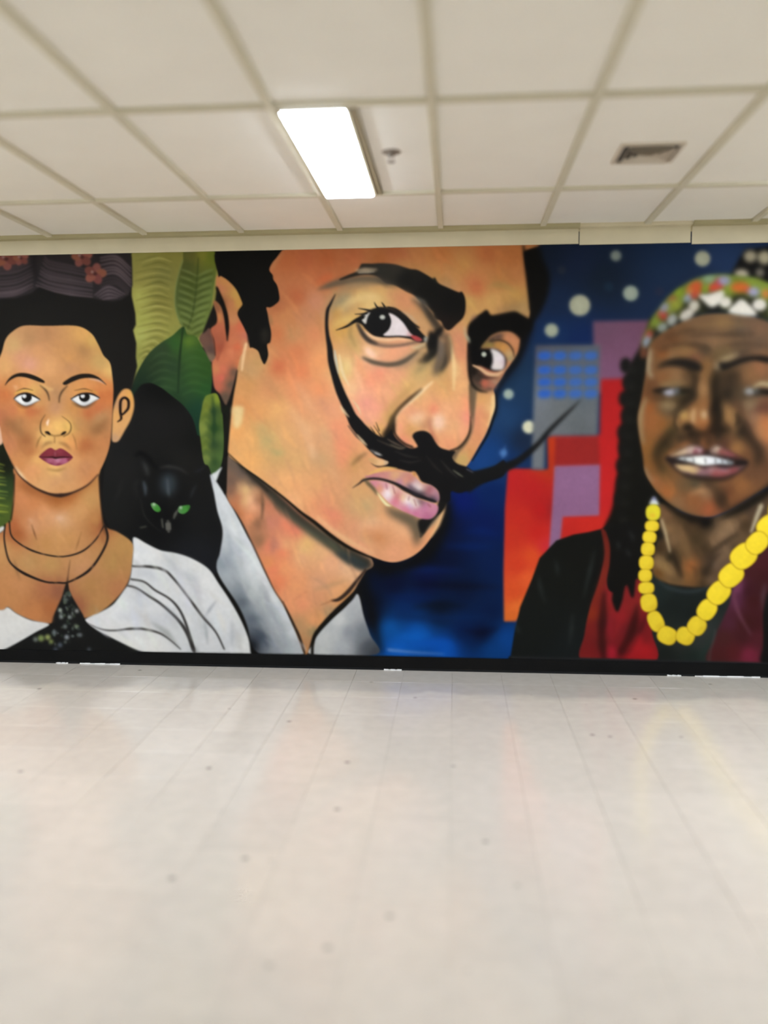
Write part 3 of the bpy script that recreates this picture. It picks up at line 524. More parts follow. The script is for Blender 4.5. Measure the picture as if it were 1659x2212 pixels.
stroke(PZ(B5, '320 970,440 1220,600 1560,690 1700'), [2, 3, 3, 3], '4a3a2e', s=1.3, a=.8)
# ear
er = mn + '/ear'
poly(PZ(B1, '5 872,60 815,95 785,135 850,150 950,160 1040,112 1090,60 1000'), SZ(B1, '50 880 6a4c40,100 850 60443a,110 980 57423a,90 1040 7a6450'), L=er, s=1.2)
poly(PZ(B1, '160 320,200 316,268 362,340 445,392 558,378 600,350 655,382 720,430 830,445 960,470 1000,440 1120,390 1230,340 1240,262 1440,236 1470,190 1380,140 1320,122 1200,118 1090,148 1040,130 900,105 800,160 740,160 660,130 560,150 540,205 600,232 700,250 850,262 760,250 660,215 560,172 460,152 400'),
     SZ(B1, '220 370 c48850,190 420 bd7a55,330 480 c59a50,280 560 bb7850,350 550 c4944c,310 700 bd8054,370 770 c8694a,420 850 c07058,300 900 c47450,340 950 cc6a48,160 800 b06044,200 880 a85a40,180 950 9c5038,230 1060 c4704e,280 1000 cc7854,210 1150 c86c50,200 1230 cc6450,170 1300 b8624a,150 1150 c0764e,250 1250 8a5c44,230 1400 5a4a3c,280 1280 5c4c3e,310 1180 6a5040,360 1100 c8744c,400 1000 c4744c,420 930 bb8058,210 560 8a5a3c'), L=er, s=1.2, keep='ear')
stroke(PZ(B1, '160 420,205 540,240 660,255 780,255 900'), [5, 8, 9, 8, 2], '120f0c', s=1.2); stroke(PZ(B1, '110 800,140 890,150 970,150 1030'), [2, 4, 4, 3], '2a1c16', s=1.2)
poly(PZ(B1, '140 560,160 570,200 660,215 780,225 900,200 1000,170 1080,150 1040,140 900,108 800,165 745,165 660'), SZ(B1, '160 600 8a5c40,180 680 c07c4c,170 780 b46448,200 850 a85c40,160 880 a05840,190 960 9a4e38,170 1040 a45a40'), s=1.4, clip='ear')
# head
fm = [(600, 528), (1129, 522), (1131, 545), (1134, 570), (1139, 600), (1142, 630), (1145, 660), (1144, 684), (1134, 710), (1124, 733), (1118, 762), (1104, 786), (1092, 803), (1079, 824), (1067, 840), (1070, 856), (1070, 880), (1063, 903), (1051, 936), (1034, 966), (1018, 994), (1006, 1010), (985, 1030), (968, 1062), (963, 1084), (957, 1110), (945, 1139), (931, 1163), (909, 1189), (884, 1206), (854, 1215), (825, 1211), (788, 1197), (752, 1180), (716, 1156), (680, 1128), (650, 1106), (614, 1075), (564, 1036), (527, 1010), (502, 992), (491, 976), (493, 942), (496, 900), (503, 855), (510, 822), (513, 800), (520, 770), (536, 751), (540, 680), (560, 600)]
fs = S('620 560 b9693f,660 560 b5643f,700 600 b8643e,740 595 b06840,760 555 b0633d,850 545 ae6740,950 545 b4713f,1050 545 b36a3e,1100 560 b5703f,1000 575 c08a4e,940 590 c0864c,900 570 bb7a48,980 600 c08850,1000 620 bf8050,1025 620 bd6a42,1080 610 b98049,1110 590 b87848,1060 650 c8995a,1110 640 c0924f,1120 665 a88858,980 650 b98a60,1010 650 c29a58,960 620 b68a62,1020 690 c89a5c,640 640 b56540,600 660 b06a44,615 680 c08050,660 680 b87c58,630 720 b88558,680 650 bf8060,600 720 bd7248,680 720 cc8258,640 760 cc7a50,690 780 e09560,600 790 c46d48,650 800 d47e54,690 840 e08f60,560 780 c09560,540 800 b98f60,530 830 c88f58,580 840 d09060,640 850 d58a60,520 880 cf8d56,560 890 d99a60,600 880 dca468,650 880 d8976a,690 870 cf9068,720 880 e09a70,510 930 e0a060,540 950 e5a868,570 930 c8a068,575 950 b8a06a,620 940 d8a26c,660 930 d5a070,700 940 cd9a70,730 920 e0906a,740 960 e08f68,540 990 e3a665,595 980 c8a068,640 990 d0a06a,690 990 c49a6c,760 1000 c0905a,740 990 dd9068,620 1040 e5a870,680 1040 dca06c,650 1070 e2a874,730 1040 d09468,780 1060 cf9c68,700 1080 d8906a,720 1060 d89a6e,760 1090 c69a6c,790 1090 b99a6c,800 1120 c69c70,720 1120 d88866,690 1120 dc966c,760 1140 cf8f6a,800 1140 dfa078,820 1160 c8885a,790 1165 c99a70,870 1150 e0a074,850 1190 dd9a72,780 1180 dc9470,900 1170 e0996c,880 1120 dea276,935 1150 e09a6a,950 1115 dcae7c,830 1110 dca070,830 1140 d89a70,750 790 e0c484,738 800 dfbb78,775 790 e09a70,820 800 e08a6c,800 820 e58f70,860 810 dd9a74,780 850 e5a080,830 850 e2a078,880 830 d0a468,900 810 c6a268,800 900 e5a080,840 900 cfa060,820 930 c99a58,790 870 e09280,760 840 e8b888,810 880 e89a80,760 740 b9905e,740 700 c88f48,735 715 c99a50,760 690 c8a05c,780 640 cfa868,830 640 d0a868,800 660 dab878,870 650 c88a5e,900 670 bf8a5a,920 690 b88a58,740 650 a88c60,730 670 98886a,800 760 d8a070,850 760 e09a74,870 750 dc9c78,800 768 f0c4a4,920 760 9a845e,930 790 bf9a62,940 830 d8a068,910 800 c0a068,905 850 d8a870,960 830 cf9c60,950 800 b49058,1000 760 d08a64,990 730 c98a64,985 800 e2b47c,1000 830 e8ac74,1010 870 e8a070,1005 800 dc9a6c,960 880 eaaa7c,960 850 e0a46c,920 870 dfa070,890 890 e09a74,865 920 e89a78,900 910 d8a878,885 925 c89858,940 910 d8a070,935 880 e08a68,980 920 e0a878,1000 930 e8a078,970 960 e0966c,870 950 e08a6c,850 920 e6a07c,1012 900 e8907a,1040 860 d09a5e,1060 880 e0b078,1042 900 d08a60,1030 940 cc8a5e,1050 910 d89a68,1012 980 c98a58,1000 992 b99a60,1100 745 c08058,1115 740 bf8058,1050 800 b56a52,1030 830 806850,705 560 b06038,820 560 a86438,1110 545 b06c3c')
poly(fm, fs, L=mn, keep='head', s=1.1)
def fst(z, p, w, c, s=2, a=.8, clip='head', L=None): stroke(PZ(z, p), w, c, s=s, a=a, clip=clip, L=L)
brushwork('head', 260, 62, 30, 110, 4, 13, .11, .42, 2.4, 14); brushwork('neck', 60, 65, 25, 80, 4, 10, .12, .42, 2.2, 15); brushwork('collar', 40, 60, 30, 90, 4, 12, .10, .45, 2.5, 16)
# broad brushwork on forehead and cheeks
fst(B2, '700 130,900 160,1100 250,1300 330', [6, 20, 20, 8], 'ad8450', 6, .5); fst(B3, '520 560,640 530,760 560,850 620', [4, 10, 10, 3], 'a08850', 4, .6); fst(B3, '300 340,340 480,420 620', [6, 26, 8], 'c0704a', 8, .5); fst(B3, '560 680,700 640,850 650', [6, 14, 6], 'd0a060', 6, .5)
fst(B1, '760 90,690 160,645 250', [4, 12, 8], 'bf8055', 4, .9); fst(B1, '1040 360,1100 300,1200 240', [3, 8, 3], 'a86a48', 4, .6); fst(B1, '1060 380,1130 330,1220 330', [6, 16, 6], 'c8683e', 5, .6)
fst(B1, '870 1270,960 1420,1060 1600', [4, 14, 5], 'e4ac80', 6, .6); fst(B1, '760 1420,860 1560,940 1659', [4, 12, 5], 'e0b078', 6, .5); fst(B1, '580 1180,640 1300,760 1420', [4, 16, 5], 'a87a54', 6, .5); fst(B1, '1080 1400,1140 1500,1200 1600', [4, 12, 4], 'c4866a', 5, .5)
fst(B5, '760 30,900 220,960 440', [6, 18, 6], 'e0ac82', 6, .5); fst(B5, '930 330,960 440', [6, 8], 'e8bc94', 4, .6); fst(B5, '1050 200,1120 450,1140 640', [8, 22, 8], 'c49a70', 8, .5); fst(B5, '1180 250,1210 360,1200 520', [8, 20, 8], 'e08c68', 7, .6)
fst(B5, '580 370,640 400,700 390', [4, 10, 4], '9c9a68', 4, .6); fst(B5, '470 140,520 190,500 250', [5, 14, 5], 'b09a66', 6, .5); fst(B5, '760 640,1000 880,1180 950', [6, 20, 8], 'e2905f', 8, .45); fst(B5, '1020 870,1100 930,1180 960', [5, 14, 5], 'e08a66', 5, .6)
fst(B4, '20 1150,160 1270,330 1380,520 1480', [4, 8, 8, 4], 'e6bc8a', 3, .7); fst(B4, '380 1240,520 1190,640 1210', [5, 14, 5], 'e2ae88', 6, .6); fst(B4, '450 1300,560 1330', [10, 20], 'c07c4e', 7, .6); fst(B4, '640 1180,780 1250,880 1330', [6, 22, 8], 'e6b084', 7, .6)
fst(B4, '60 1060,160 1120,240 1150', [5, 14, 5], 'd4806a', 6, .6); fst(B4, '150 320,220 420,230 560', [5, 16, 6], 'e08e6c', 6, .5)
# jaw rim and contour
stroke([(513, 800), (509, 822), (502, 858), (497, 900), (493, 942), (490, 975), (488, 1010), (487, 1066)], [2, 4, 5, 5, 5, 6, 7, 5], '14120f', s=1.4)
stroke([(491, 978), (527, 1011), (564, 1037), (614, 1076), (650, 1107), (680, 1129), (716, 1158), (752, 1182), (788, 1199), (825, 1213)], [2, 3, 3, 4, 6, 8, 8, 7, 5, 2], '17140f', s=1.6)
poly(PZ(B5, '252 0,346 0,340 90,325 150,290 186,262 160,255 80'), 'e2c78e', s=3, a=.9)
stroke(PZ(B1, '425 925,400 1040,385 1165'), [7, 7, 5], 'e0b688', s=1.8)
stroke(PZ(B4, '1172 1015,1150 1100,1105 1220,1040 1330'), [2, 7, 8, 3], 'dcae7c', s=2)
# hair and sideburn
poly(PZ(B1, '185 60,760 60,745 88,700 150,655 205,632 265,662 310,668 350,700 400,716 460,722 530,690 570,640 600,606 600,618 660,632 740,648 830,640 910,612 935,622 1030,590 1108,562 1070,530 990,480 960,456 955,440 850,430 830,395 760,350 670,358 620,392 575,380 530,335 430,268 360,200 316,175 312'), '131210', L=mn + '/hair', s=1.1)
blob(*PZ(B1, '590 850')[0], 9, 16, '2c2822', s=4, a=.7); stroke(PZ(B1, '632 660,645 720,650 760'), [2, 5, 2], '7a6a48', s=2, a=.6)
# brows
eb = mn + '/eyebrow#'
fst(B2, '30 355,130 320,240 290,400 270,560 270,650 300', [3, 12, 16, 18, 18, 8], '5e5444', 3, .9, None)
fst(B2, '200 345,330 320,470 300', [4, 8, 5], '8a7458', 3, .5, None)
poly(PZ(B2, '225 262,300 225,380 190,410 140,430 124,520 124,600 120,720 130,850 170,920 180,1000 222,1060 258,1078 248,1112 300,1200 342,1290 380,1320 376,1350 440,1352 540,1330 610,1275 665,1210 720,1165 702,1130 640,1080 615,1060 560,1000 500,950 470,890 410,820 375,720 320,640 300,560 240,470 225,380 235,240 272'), SZ(B2, '450 150 2b2823,620 150 302e28,720 160 33302a,640 260 2c2924,800 250 171613,1000 400 151411,1200 500 131210,1150 660 1e1713,300 250 2a241c'), L=eb, s=1.3)
fst(B2, '370 190,450 180,560 178', [4, 9, 3], 'b8a284', 2, .85, None); fst(B2, '390 205,480 200,540 195', [3, 5, 2], 'd0c0a4', 1.6, .6, None); fst(B2, '560 245,640 300,740 330', [5, 14, 6], '4a4238', 4, .6, None)
fst(B2, '1060 250,1100 300', [4, 2], '4a4a30', 2, .5, None)
# left eye
ey = mn + '/eye'
fst(B2, '200 400,300 340,420 320,560 310', [6, 14, 14, 6], '9a8260', 5, .6); fst(B2, '150 520,240 460,330 400', [6, 20, 8], '8c8468', 6, .7); fst(B2, '200 560,330 460,480 420,600 440', [5, 14, 18, 8], 'dcbc80', 5, .8); fst(B2, '640 400,800 440,900 540', [10, 26, 10], 'cc8a62', 7, .7)
fst(B2, '180 610,200 560,230 610', [10, 24, 10], 'c88a3a', 6, .6); fst(B2, '160 700,250 640,340 620', [6, 18, 10], 'd0b068', 5, .7); fst(B2, '320 700,340 820,420 930', [6, 16, 8], 'c0a060', 5, .7)
fst(B2, '870 440,960 500,1030 590,1090 690,1150 790', [4, 14, 16, 16, 12], '50463a', 4, .85); fst(B2, '880 420,970 470,1010 540', [3, 10, 6], '8a8478', 3, .6)
fst(B2, '860 540,960 640,1020 740', [5, 16, 8], 'c09468', 5, .7)
poly(PZ(B2, '1060 780,1110 800,1160 850,1180 930,1160 1020,1110 1110,1070 1130,1060 1050,1080 960,1060 880'), '5c5044', s=5, a=.9, clip='head')
fst(B2, '1170 830,1190 920,1170 1020,1130 1080', [3, 8, 8, 4], '2b2822', 3, .8)
fst(B2, '1040 740,1060 830,1060 920,1000 1000', [10, 22, 18, 8], '161512', 3.5, .95); fst(B2, '1110 800,1140 880,1120 980', [6, 16, 8], '6e6256', 4, .7)
poly(PZ(B2, '360 640,400 600,440 570,520 528,600 512,700 535,800 585,880 655,960 745,1010 800,960 834,870 806,760 786,640 788,540 778,460 715,420 670'), '171513', L=mn + '/eye#', s=1.2, keep='meye')
poly(PZ(B2, '422 622,455 580,502 562,485 600,458 664'), 'c2bdb4', L=None, s=1.3)
poly(PZ(B2, '664 570,720 588,790 648,850 735,880 775,760 770,618 768,662 712,684 640'), SZ(B2, '700 620 d8ccca,760 680 e0d4d4,800 740 ddd0d0,680 750 d4c8c6,850 765 c49a98'), L=None, s=1.3)
blob(*PZ(B2, '576 648')[0], 26, 27, '151413', s=1.3, L=None); blob(*PZ(B2, '608 604')[0], 6, 5, 'bcbdb2', s=1.3)
poly(PZ(B2, '860 772,905 770,955 795,962 815,925 828,890 806'), 'a8403f', s=1.5); blob(*PZ(B2, '1000 805')[0], 5, 7, 'b0ab9c', s=2)
for p, w in (('500 545,450 535,390 525', [4, 3, 1]), ('470 570,420 575,360 578', [4, 2.5, 1]), ('570 525,550 500,535 470', [4, 3, 1]), ('630 515,615 490,600 470', [4, 3, 1]), ('660 515,700 520', [3, 1]), ('440 600,360 640,290 685,190 722', [8, 8, 5, 1])):
    stroke(PZ(B2, p), w, '171512', s=1.1)
fst(B2, '640 515,720 535,800 590,860 650,940 700', [3, 7, 8, 7, 3], '1c1815', 1.6, 1); fst(B2, '780 550,860 600,920 660', [2, 5, 3], 'b8a890', 2, .7)
fst(B2, '440 735,500 775,560 795,660 808,760 800,870 808', [5, 7, 7, 6, 5, 2], 'e0b48a', 1.6, .95); fst(B2, '380 660,430 750,480 810,560 845,660 860,790 852,900 830,980 820', [5, 8, 9, 8, 7, 6, 5, 2], '564840', 2.5, .85)
fst(B2, '520 830,640 850,780 840', [3, 6, 3], 'b08060', 2, .5)
fst(B2, '470 880,490 920,540 950', [8, 13, 6], 'f2ccb4', 4, .9); fst(B2, '430 960,500 1000,560 1016,680 1026,780 1005,880 945,990 870', [3, 7, 8, 9, 10, 8, 3], '605848', 3, .9); fst(B2, '700 1050,820 1000,920 940', [8, 22, 10], '8c7660', 7, .7)
fst(B2, '560 960,700 980,830 930', [6, 14, 6], 'e4a078', 5, .5); fst(B2, '440 1060,600 1040,700 1080', [6, 18, 8], 'd09a78', 6, .5)
fst(B2, '860 930,1000 900,960 1000', [3, 6, 3], 'dca068', 3, .7); fst(B2, '900 1110,980 1030,1070 980', [5, 14, 6], '7e7050', 5, .6); fst(B2, '980 1020,1000 940', [3, 6], '3a3226', 3, .7)
fst(B2, '870 880,930 870,985 845', [3, 6, 3], 'c8bc98', 2, .7)
# nose
ns = mn + '/nose'
fst(B2, '1205 780,1225 900,1250 1050,1245 1260', [5, 9, 8, 3], 'e8c890', 2.5, .9); fst(B2, '1290 760,1300 900,1310 1000', [6, 16, 6], 'c87c60', 6, .6); fst(B2, '1220 1000,1200 1150,1220 1300', [3, 8, 3], 'bf8a5a', 4, .5)
fst(B2, '1060 1180,950 1280,850 1370,740 1470,700 1560', [3, 7, 6, 5, 6], 'f2d4a8', 2, .9); fst(B2, '960 1250,850 1340,750 1440,695 1530,690 1640', [2, 5, 6, 9, 14], '4a3a26', 3, .9)
fst(B2, '1040 1120,960 1190,880 1250', [3, 12, 5], 'b99a64', 6, .5)
fst(B4, '700 250,690 330,660 400,620 430', [8, 16, 22, 14], '1c1812', 3.5, .95); fst(B4, '880 140,780 200,730 290', [5, 16, 6], 'e8a680', 6, .5)
fst(B4, '1040 270,1040 350,1060 420,1100 490', [3, 8, 8, 4], 'a8604a', 3, .75); fst(B4, '1060 170,1070 220', [6, 10], 'd8705c', 5, .5); blob(*PZ(B4, '1110 300')[0], 14, 18, 'f2ccb4', s=6, a=.8, clip='head'); blob(*PZ(B4, '920 260')[0], 20, 9, 'ecc0a0', s=6, a=.7, rot=-15, clip='head')
fst(B4, '830 300,840 400,880 450', [5, 16, 6], 'c0885a', 6, .6); fst(B4, '960 360,1020 300,1030 250', [6, 12, 4], 'a06850', 5, .6); fst(B4, '1340 60,1380 200,1390 340', [4, 10, 5], 'e88a6e', 5, .6)
poly(PZ(B4, '1392 -40,1460 -60,1450 60,1440 200,1425 350,1372 480,1290 580,1262 650,1236 630,1250 570,1330 500,1385 420,1404 330,1404 200,1398 80'), '6a5944', s=2.5, a=.95, clip='head')
fst(B4, '1262 660,1330 620,1360 560', [8, 14, 6], 'b99a5c', 4, .7); fst(B4, '1600 60,1600 180,1560 340', [6, 8, 4], 'eccc92', 2, .85); fst(B4, '1500 130,1460 300,1480 420', [6, 16, 6], 'd68a66', 5, .6); fst(B4, '1540 440,1440 600,1380 690', [3, 7, 4], 'b06a48', 2.5, .6)
fst(B2, '1140 700,1090 760,1050 830,1050 900', [14, 16, 22, 14], '161412', 3, .95); fst(B2, '1060 900,1010 960,930 1010', [12, 14, 5], '2a261f', 4, .85); fst(B2, '1180 760,1200 860,1185 980,1130 1090', [10, 14, 14, 5], '3a342c', 4, .75)
fst(B2, '960 470,1040 590,1110 690', [6, 13, 10], '2f2820', 3, .8); fst(B2, '385 665,430 750,490 812,560 842', [5, 8, 8, 4], '2e2823', 2, .85); fst(B2, '430 965,520 1005,660 1030,800 1000,930 905', [3, 7, 8, 8, 3], '4a4236', 2.2, .85); fst(B2, '330 660,320 760,370 880', [3, 7, 3], '8a7048', 3, .7)
fst(B2, '960 1245,850 1335,745 1435,692 1530,688 1640', [2, 5, 7, 8, 12], '33281a', 2.2, .9); fst(B2, '900 1200,800 1300,700 1420,650 1560', [4, 16, 18, 10], 'a9854e', 5, .6)
fst(B4, '1398 250,1392 380,1350 470,1290 530,1215 556', [2, 5, 6, 6, 4], '33281c', 1.8, .9); fst(B4, '1400 -40,1400 120,1404 260', [6, 7, 4], '5a4834', 2.5, .85); fst(B4, '700 330,730 420,800 490,880 525', [2, 5, 6, 5], '2a2018', 1.8, .85)
fst(B2, '1205 770,1195 900,1205 1010', [3, 7, 3], '8a6844', 3, .7)
stroke([(1072, 850), (1073, 880), (1066, 905), (1054, 938), (1037, 968), (1020, 996)], [2, 4, 5, 5, 4, 3], '10100f', s=1.8)
stroke([(1131, 530), (1136, 570), (1142, 620), (1147, 670)], [4, 6, 6, 5], '100f0d', s=2.2)
# right eye and brow
fst(B3, '880 780,760 820,620 850', [10, 20, 10], '8a6a4a', 6, .5)
poly(PZ(B3, '275 1090,300 990,380 910,440 870,500 828,530 850,560 890,640 880,700 868,840 845,920 880,1010 930,1060 950,1040 1050,960 1150,900 1180,800 1100,690 1092,600 1120,540 1160,480 1250,430 1300,330 1330,290 1220'), '0e0d0b', L=eb, s=2.5)
poly(PZ(B3, '500 1200,600 1130,700 1100,800 1100,885 1160,895 1250,870 1340,835 1400,800 1440,760 1440,740 1400,680 1320,560 1280,440 1290'), SZ(B3, '560 1170 4a3a30,640 1150 5a443a,760 1160 bf7e58,840 1200 c08058,850 1300 b8784e,640 1240 b07c40,540 1250 8a743e,700 1270 c08848,780 1350 b89464,790 1420 9a8a64'), L=mn, s=2)
stroke(PZ(B3, '540 1205,660 1190,760 1230,820 1310,835 1390'), [2, 4, 4, 4, 2], '3a2a1e', s=1.8, a=.9)
poly(PZ(B3, '290 1230,360 1260,440 1290,560 1288,640 1305,700 1350,745 1420,735 1500,690 1550,600 1565,520 1540,430 1500,350 1510,310 1470'), '0d0c0b', L=mn + '/eye#', s=2)
poly(PZ(B3, '552 1300,600 1300,660 1330,715 1385,728 1450,715 1520,680 1548,565 1535,580 1450,575 1370'), SZ(B3, '600 1340 d6cfcc,660 1400 ddd2d4,640 1500 dcd2cc,710 1450 d0b8bc'), L=None, s=2); blob(*PZ(B3, '475 1360')[0], 5.5, 5.5, 'b4b9a8', s=1.6)
poly(PZ(B3, '310 1480,420 1530,560 1640,640 1640,700 1570,690 1620,640 1700,600 1780,520 1800,420 1770,350 1700,310 1620'), SZ(B3, '340 1560 1c1712,400 1640 3a3028,480 1700 b8644c,560 1720 a86a54,600 1680 a07860,400 1740 4a3a30,640 1640 8a6650,540 1790 5a443a'), s=3.5, clip=None)
stroke(PZ(B3, '340 1490,430 1530,520 1590,620 1605,700 1565'), [3, 6, 8, 8, 3], 'd2a880', s=1.8); stroke(PZ(B3, '400 1600,500 1640,640 1635'), [4, 6, 2], '2a201a', s=2.5, a=.8)
stroke(PZ(B3, '300 1230,300 1400,310 1600,340 1720,420 1790,520 1810'), [6, 9, 8, 6, 5, 2], '14110e', s=2.5)
stroke(PZ(B3, '245 1030,255 1120,285 1170,305 1220'), [2, 4, 7, 3], 'a8a88c', s=2.5, a=.85)
stroke(PZ(B3, '320 960,350 915,400 900'), [4, 7, 3], '7a5650', s=3, a=.7)
# moustache
ms = mn + '/moustache'
MC = '151414'
stroke([(725, 636), (715, 656), (708, 672), (706, 700), (708, 725), (713, 752), (716, 780), (724, 812), (735, 845), (748, 874), (761, 902), (777, 926), (795, 946), (815, 962), (845, 975)], [1.5, 5, 7, 7, 8, 12, 14, 15, 18, 19, 21, 23, 26, 34, 46], MC, s=1.2, L=ms)
poly(PZ(B4, '300 250,345 225,410 275,460 330,540 400,600 432,640 424,692 365,705 405,760 472,850 530,922 522,905 480,876 425,908 388,980 378,1040 410,1090 490,1130 530,1200 552,1262 562,1236 620,1280 672,1362 700,1430 742,1500 742,1600 702,1700 640,1700 775,1560 832,1450 862,1380 912,1290 936,1225 922,1215 1000,1180 1030,1150 1090,1060 1180,985 1300,940 1330,955 1170,1050 1160,1100 1110,1112 1010,1108 925,1050 872,960 832,925 775,890 742,850 746,760 722,640 702,560 702,500 662,560 690,620 688,660 660,620 635,560 612,500 560,450 505,380 412,320 332'), MC, L=ms, s=1.4, sm=True)
stroke([(1005, 1045), (1035, 1032), (1080, 1015), (1118, 997), (1147, 974), (1167, 955), (1186, 932), (1215, 903), (1234, 885), (1254, 865)], [44, 32, 22, 15, 12, 10, 9, 7, 5, 1.5], '151515', s=2, L=ms)
for p, w, c in (('560 460,680 510,800 540', [2, 5, 2], '3a332c'), ('650 450,720 490,800 525', [2, 5, 2], '57483c'), ('680 500,760 535,820 525', [2, 4, 2], '5a5040'), ('500 550,560 580,610 600', [3, 7, 2], '6e6a66'), ('540 575,590 595', [3, 3], 'b8b4b0'), ('1240 730,1290 765,1330 790', [2, 4, 2], '6a6a58'), ('1360 720,1420 750', [3, 3], '4a4a58'), ('1130 640,1200 720,1280 800', [2, 5, 2], '2c2926'), ('1000 600,1080 700,1150 760', [2, 6, 2], '24211f'), ('720 560,820 600,930 620', [2, 5, 2], '292623'), ('300 330,380 430,470 500', [2, 4, 2], '38342f'), ('760 640,860 660,960 640', [2, 5, 2], '2a2624')):
    stroke(PZ(B4, p), w, c, s=1.6, a=.85)
poly(PZ(B4, '478 628,540 622,610 640,660 655,640 680,560 688,510 664'), SZ(B4, '500 640 c89a68,600 660 e0b07c,640 655 c0a888'), s=1.4)
for p, w in (('230 150,260 200,310 255', [2, 7, 2]), ('340 100,390 170,415 240', [2, 5, 1]), ('380 410,430 470,470 510', [2, 6, 2])): stroke(PZ(B4, p), w, 'd4b890', s=1.5, a=.85)
for p, w in (('180 900,190 980,215 1110', [3, 6, 2]), ('220 940,250 1100,310 1220', [3, 8, 2])): stroke(PZ(B2, p), w, 'e0c898' if '220' in p else 'b0b4a8', s=1.6, a=.85)
for p in ('530 330,570 390,600 430', '500 340,540 400', '550 300,580 380'): stroke(PZ(B4, p), [1, 2, 3], '2a2018', s=1, a=.8)
fst(B4, '470 575,400 620,330 690', [4, 9, 3], '7e6040', 3, .85, 'head')
# lips and chin
mt = mn + '/lips'
fst(B4, '640 1060,700 1110,800 1150,890 1200,920 1290,910 1400', [8, 18, 26, 30, 26, 8], '5f5442', 6, .95)
fst(B4, '950 1250,1000 1230,1050 1180,1100 1140', [8, 16, 18, 6], '80715a', 3, .9)
poly(PZ(B4, '930 1180,960 1300,1060 1190,1150 1090,1180 1020,1110 1020,1090 1110,1050 1160'), '191816', s=2.5)
poly(PZ(B4, '450 790,500 765,600 748,700 742,800 748,850 752,900 790,955 842,1000 855,1050 868,1105 920,1116 1000,1060 1020,950 975,860 925,800 890,700 840,600 812,520 812'), SZ(B4, '520 785 b8787c,620 770 bf8078,720 770 d4a074,760 830 b07c94,800 820 d09070,850 800 c07a6a,850 870 70586a,880 860 d8c0c0,930 880 ece0dc,960 860 c89a8c,1020 900 9a5a60,1060 920 b8848c,1090 960 a07484,950 940 4a3c42,1050 990 2e2a30'), L=mt, s=1.3)
poly(PZ(B4, '490 832,540 822,620 828,720 868,800 920,900 970,1000 1010,1100 1045,1098 1110,1040 1165,960 1165,880 1135,780 1092,680 1035,600 955,535 885'), SZ(B4, '530 850 c8808c,580 890 d08a64,620 870 c89098,640 915 eedcdc,660 940 f0e8ec,700 920 d8b098,730 950 c07070,720 1000 d07084,780 970 e0b890,820 1000 f0e8e4,870 1015 e8dcc0,850 1040 c0a0c8,910 1030 f0e0d0,800 1060 d08090,940 1010 6a4a50,980 1060 b87090,1040 1060 c08090,1060 1110 b8748c,900 1110 bf6a88,820 1090 c87084,1000 1140 b06684,930 1080 c07a92'), L=mt, s=1.3)
for p in ('640 850,650 900', '700 870,720 940', '850 960,840 1000', '890 990,910 1050', '1010 1030,1040 1060'): stroke(PZ(B4, p), [2, 3], '8a4a50', s=1.5, a=.6)
stroke(PZ(B4, '340 890,400 850,440 820,520 806,610 815,720 850,800 895,860 925,920 955,1000 985,1090 1015'), [1, 3, 5, 5, 5, 6, 9, 9, 10, 7, 4], '1f1b1d', s=1.4); stroke(PZ(B4, '850 880,900 920,960 950'), [5, 12, 5], '3a3038', s=3, a=.7)
stroke(PZ(B4, '440 810,480 850,530 900,560 950'), [3, 8, 7, 3], '4a4636', s=2.5, a=.85)
stroke(PZ(B4, '560 930,610 1000,650 1040,690 1052'), [1, 6, 6, 1], 'e6deaa', s=1.4, a=.95)
stroke(PZ(B4, '470 775,560 735,650 712,740 715'), [2, 7, 6, 2], 'd8a860', s=1.8, a=.9); blob(*PZ(B4, '895 765')[0], 4, 5, 'c08850', s=1.6)

# ---- laughing woman with the yellow beads
wy = 'painted_woman.001'
poly([(1410, 690), (1392, 735), (1376, 762), (1356, 800), (1349, 850), (1346, 900), (1336, 960), (1338, 1000), (1330, 1042), (1326, 1082), (1318, 1112), (1306, 1138), (1300, 1180), (1290, 1260), (1330, 1330), (1440, 1300), (1460, 1080), (1420, 900)], '12110d', L=wy + '/hair', s=3)
for i in range(14):
    y = 790 + i * 36; blob(1352 - i * 1.6 + (i % 2) * 6, y, 12, 17, '141310', s=3, L=wy + '/hair'); blob(1366 - i * 2, y + 10, 10, 6, '23221e', s=5, a=.7)
poly(PZ(R2, '1220 420,1290 270,1370 140,1500 95,2500 60,2600 900,1700 620,1500 460,1350 430'), '0e0d0b', L=wy + '/hair@crown', s=3)
for x, y, rx, ry, c in ((1450, 190, 80, 75, 'a0977f'), (1620, 205, 85, 85, 'a69d82'), (1345, 405, 90, 65, 'a89f8a'), (1565, 385, 55, 58, '706a5e'), (1800, 260, 80, 80, '9e957f'), (1760, 420, 60, 60, '8a8472')):
    blob(*PZ(R2, '%f %f' % (x, y))[0], rx * .18, ry * .18, c, s=4, L=wy + '/hair_bead#')
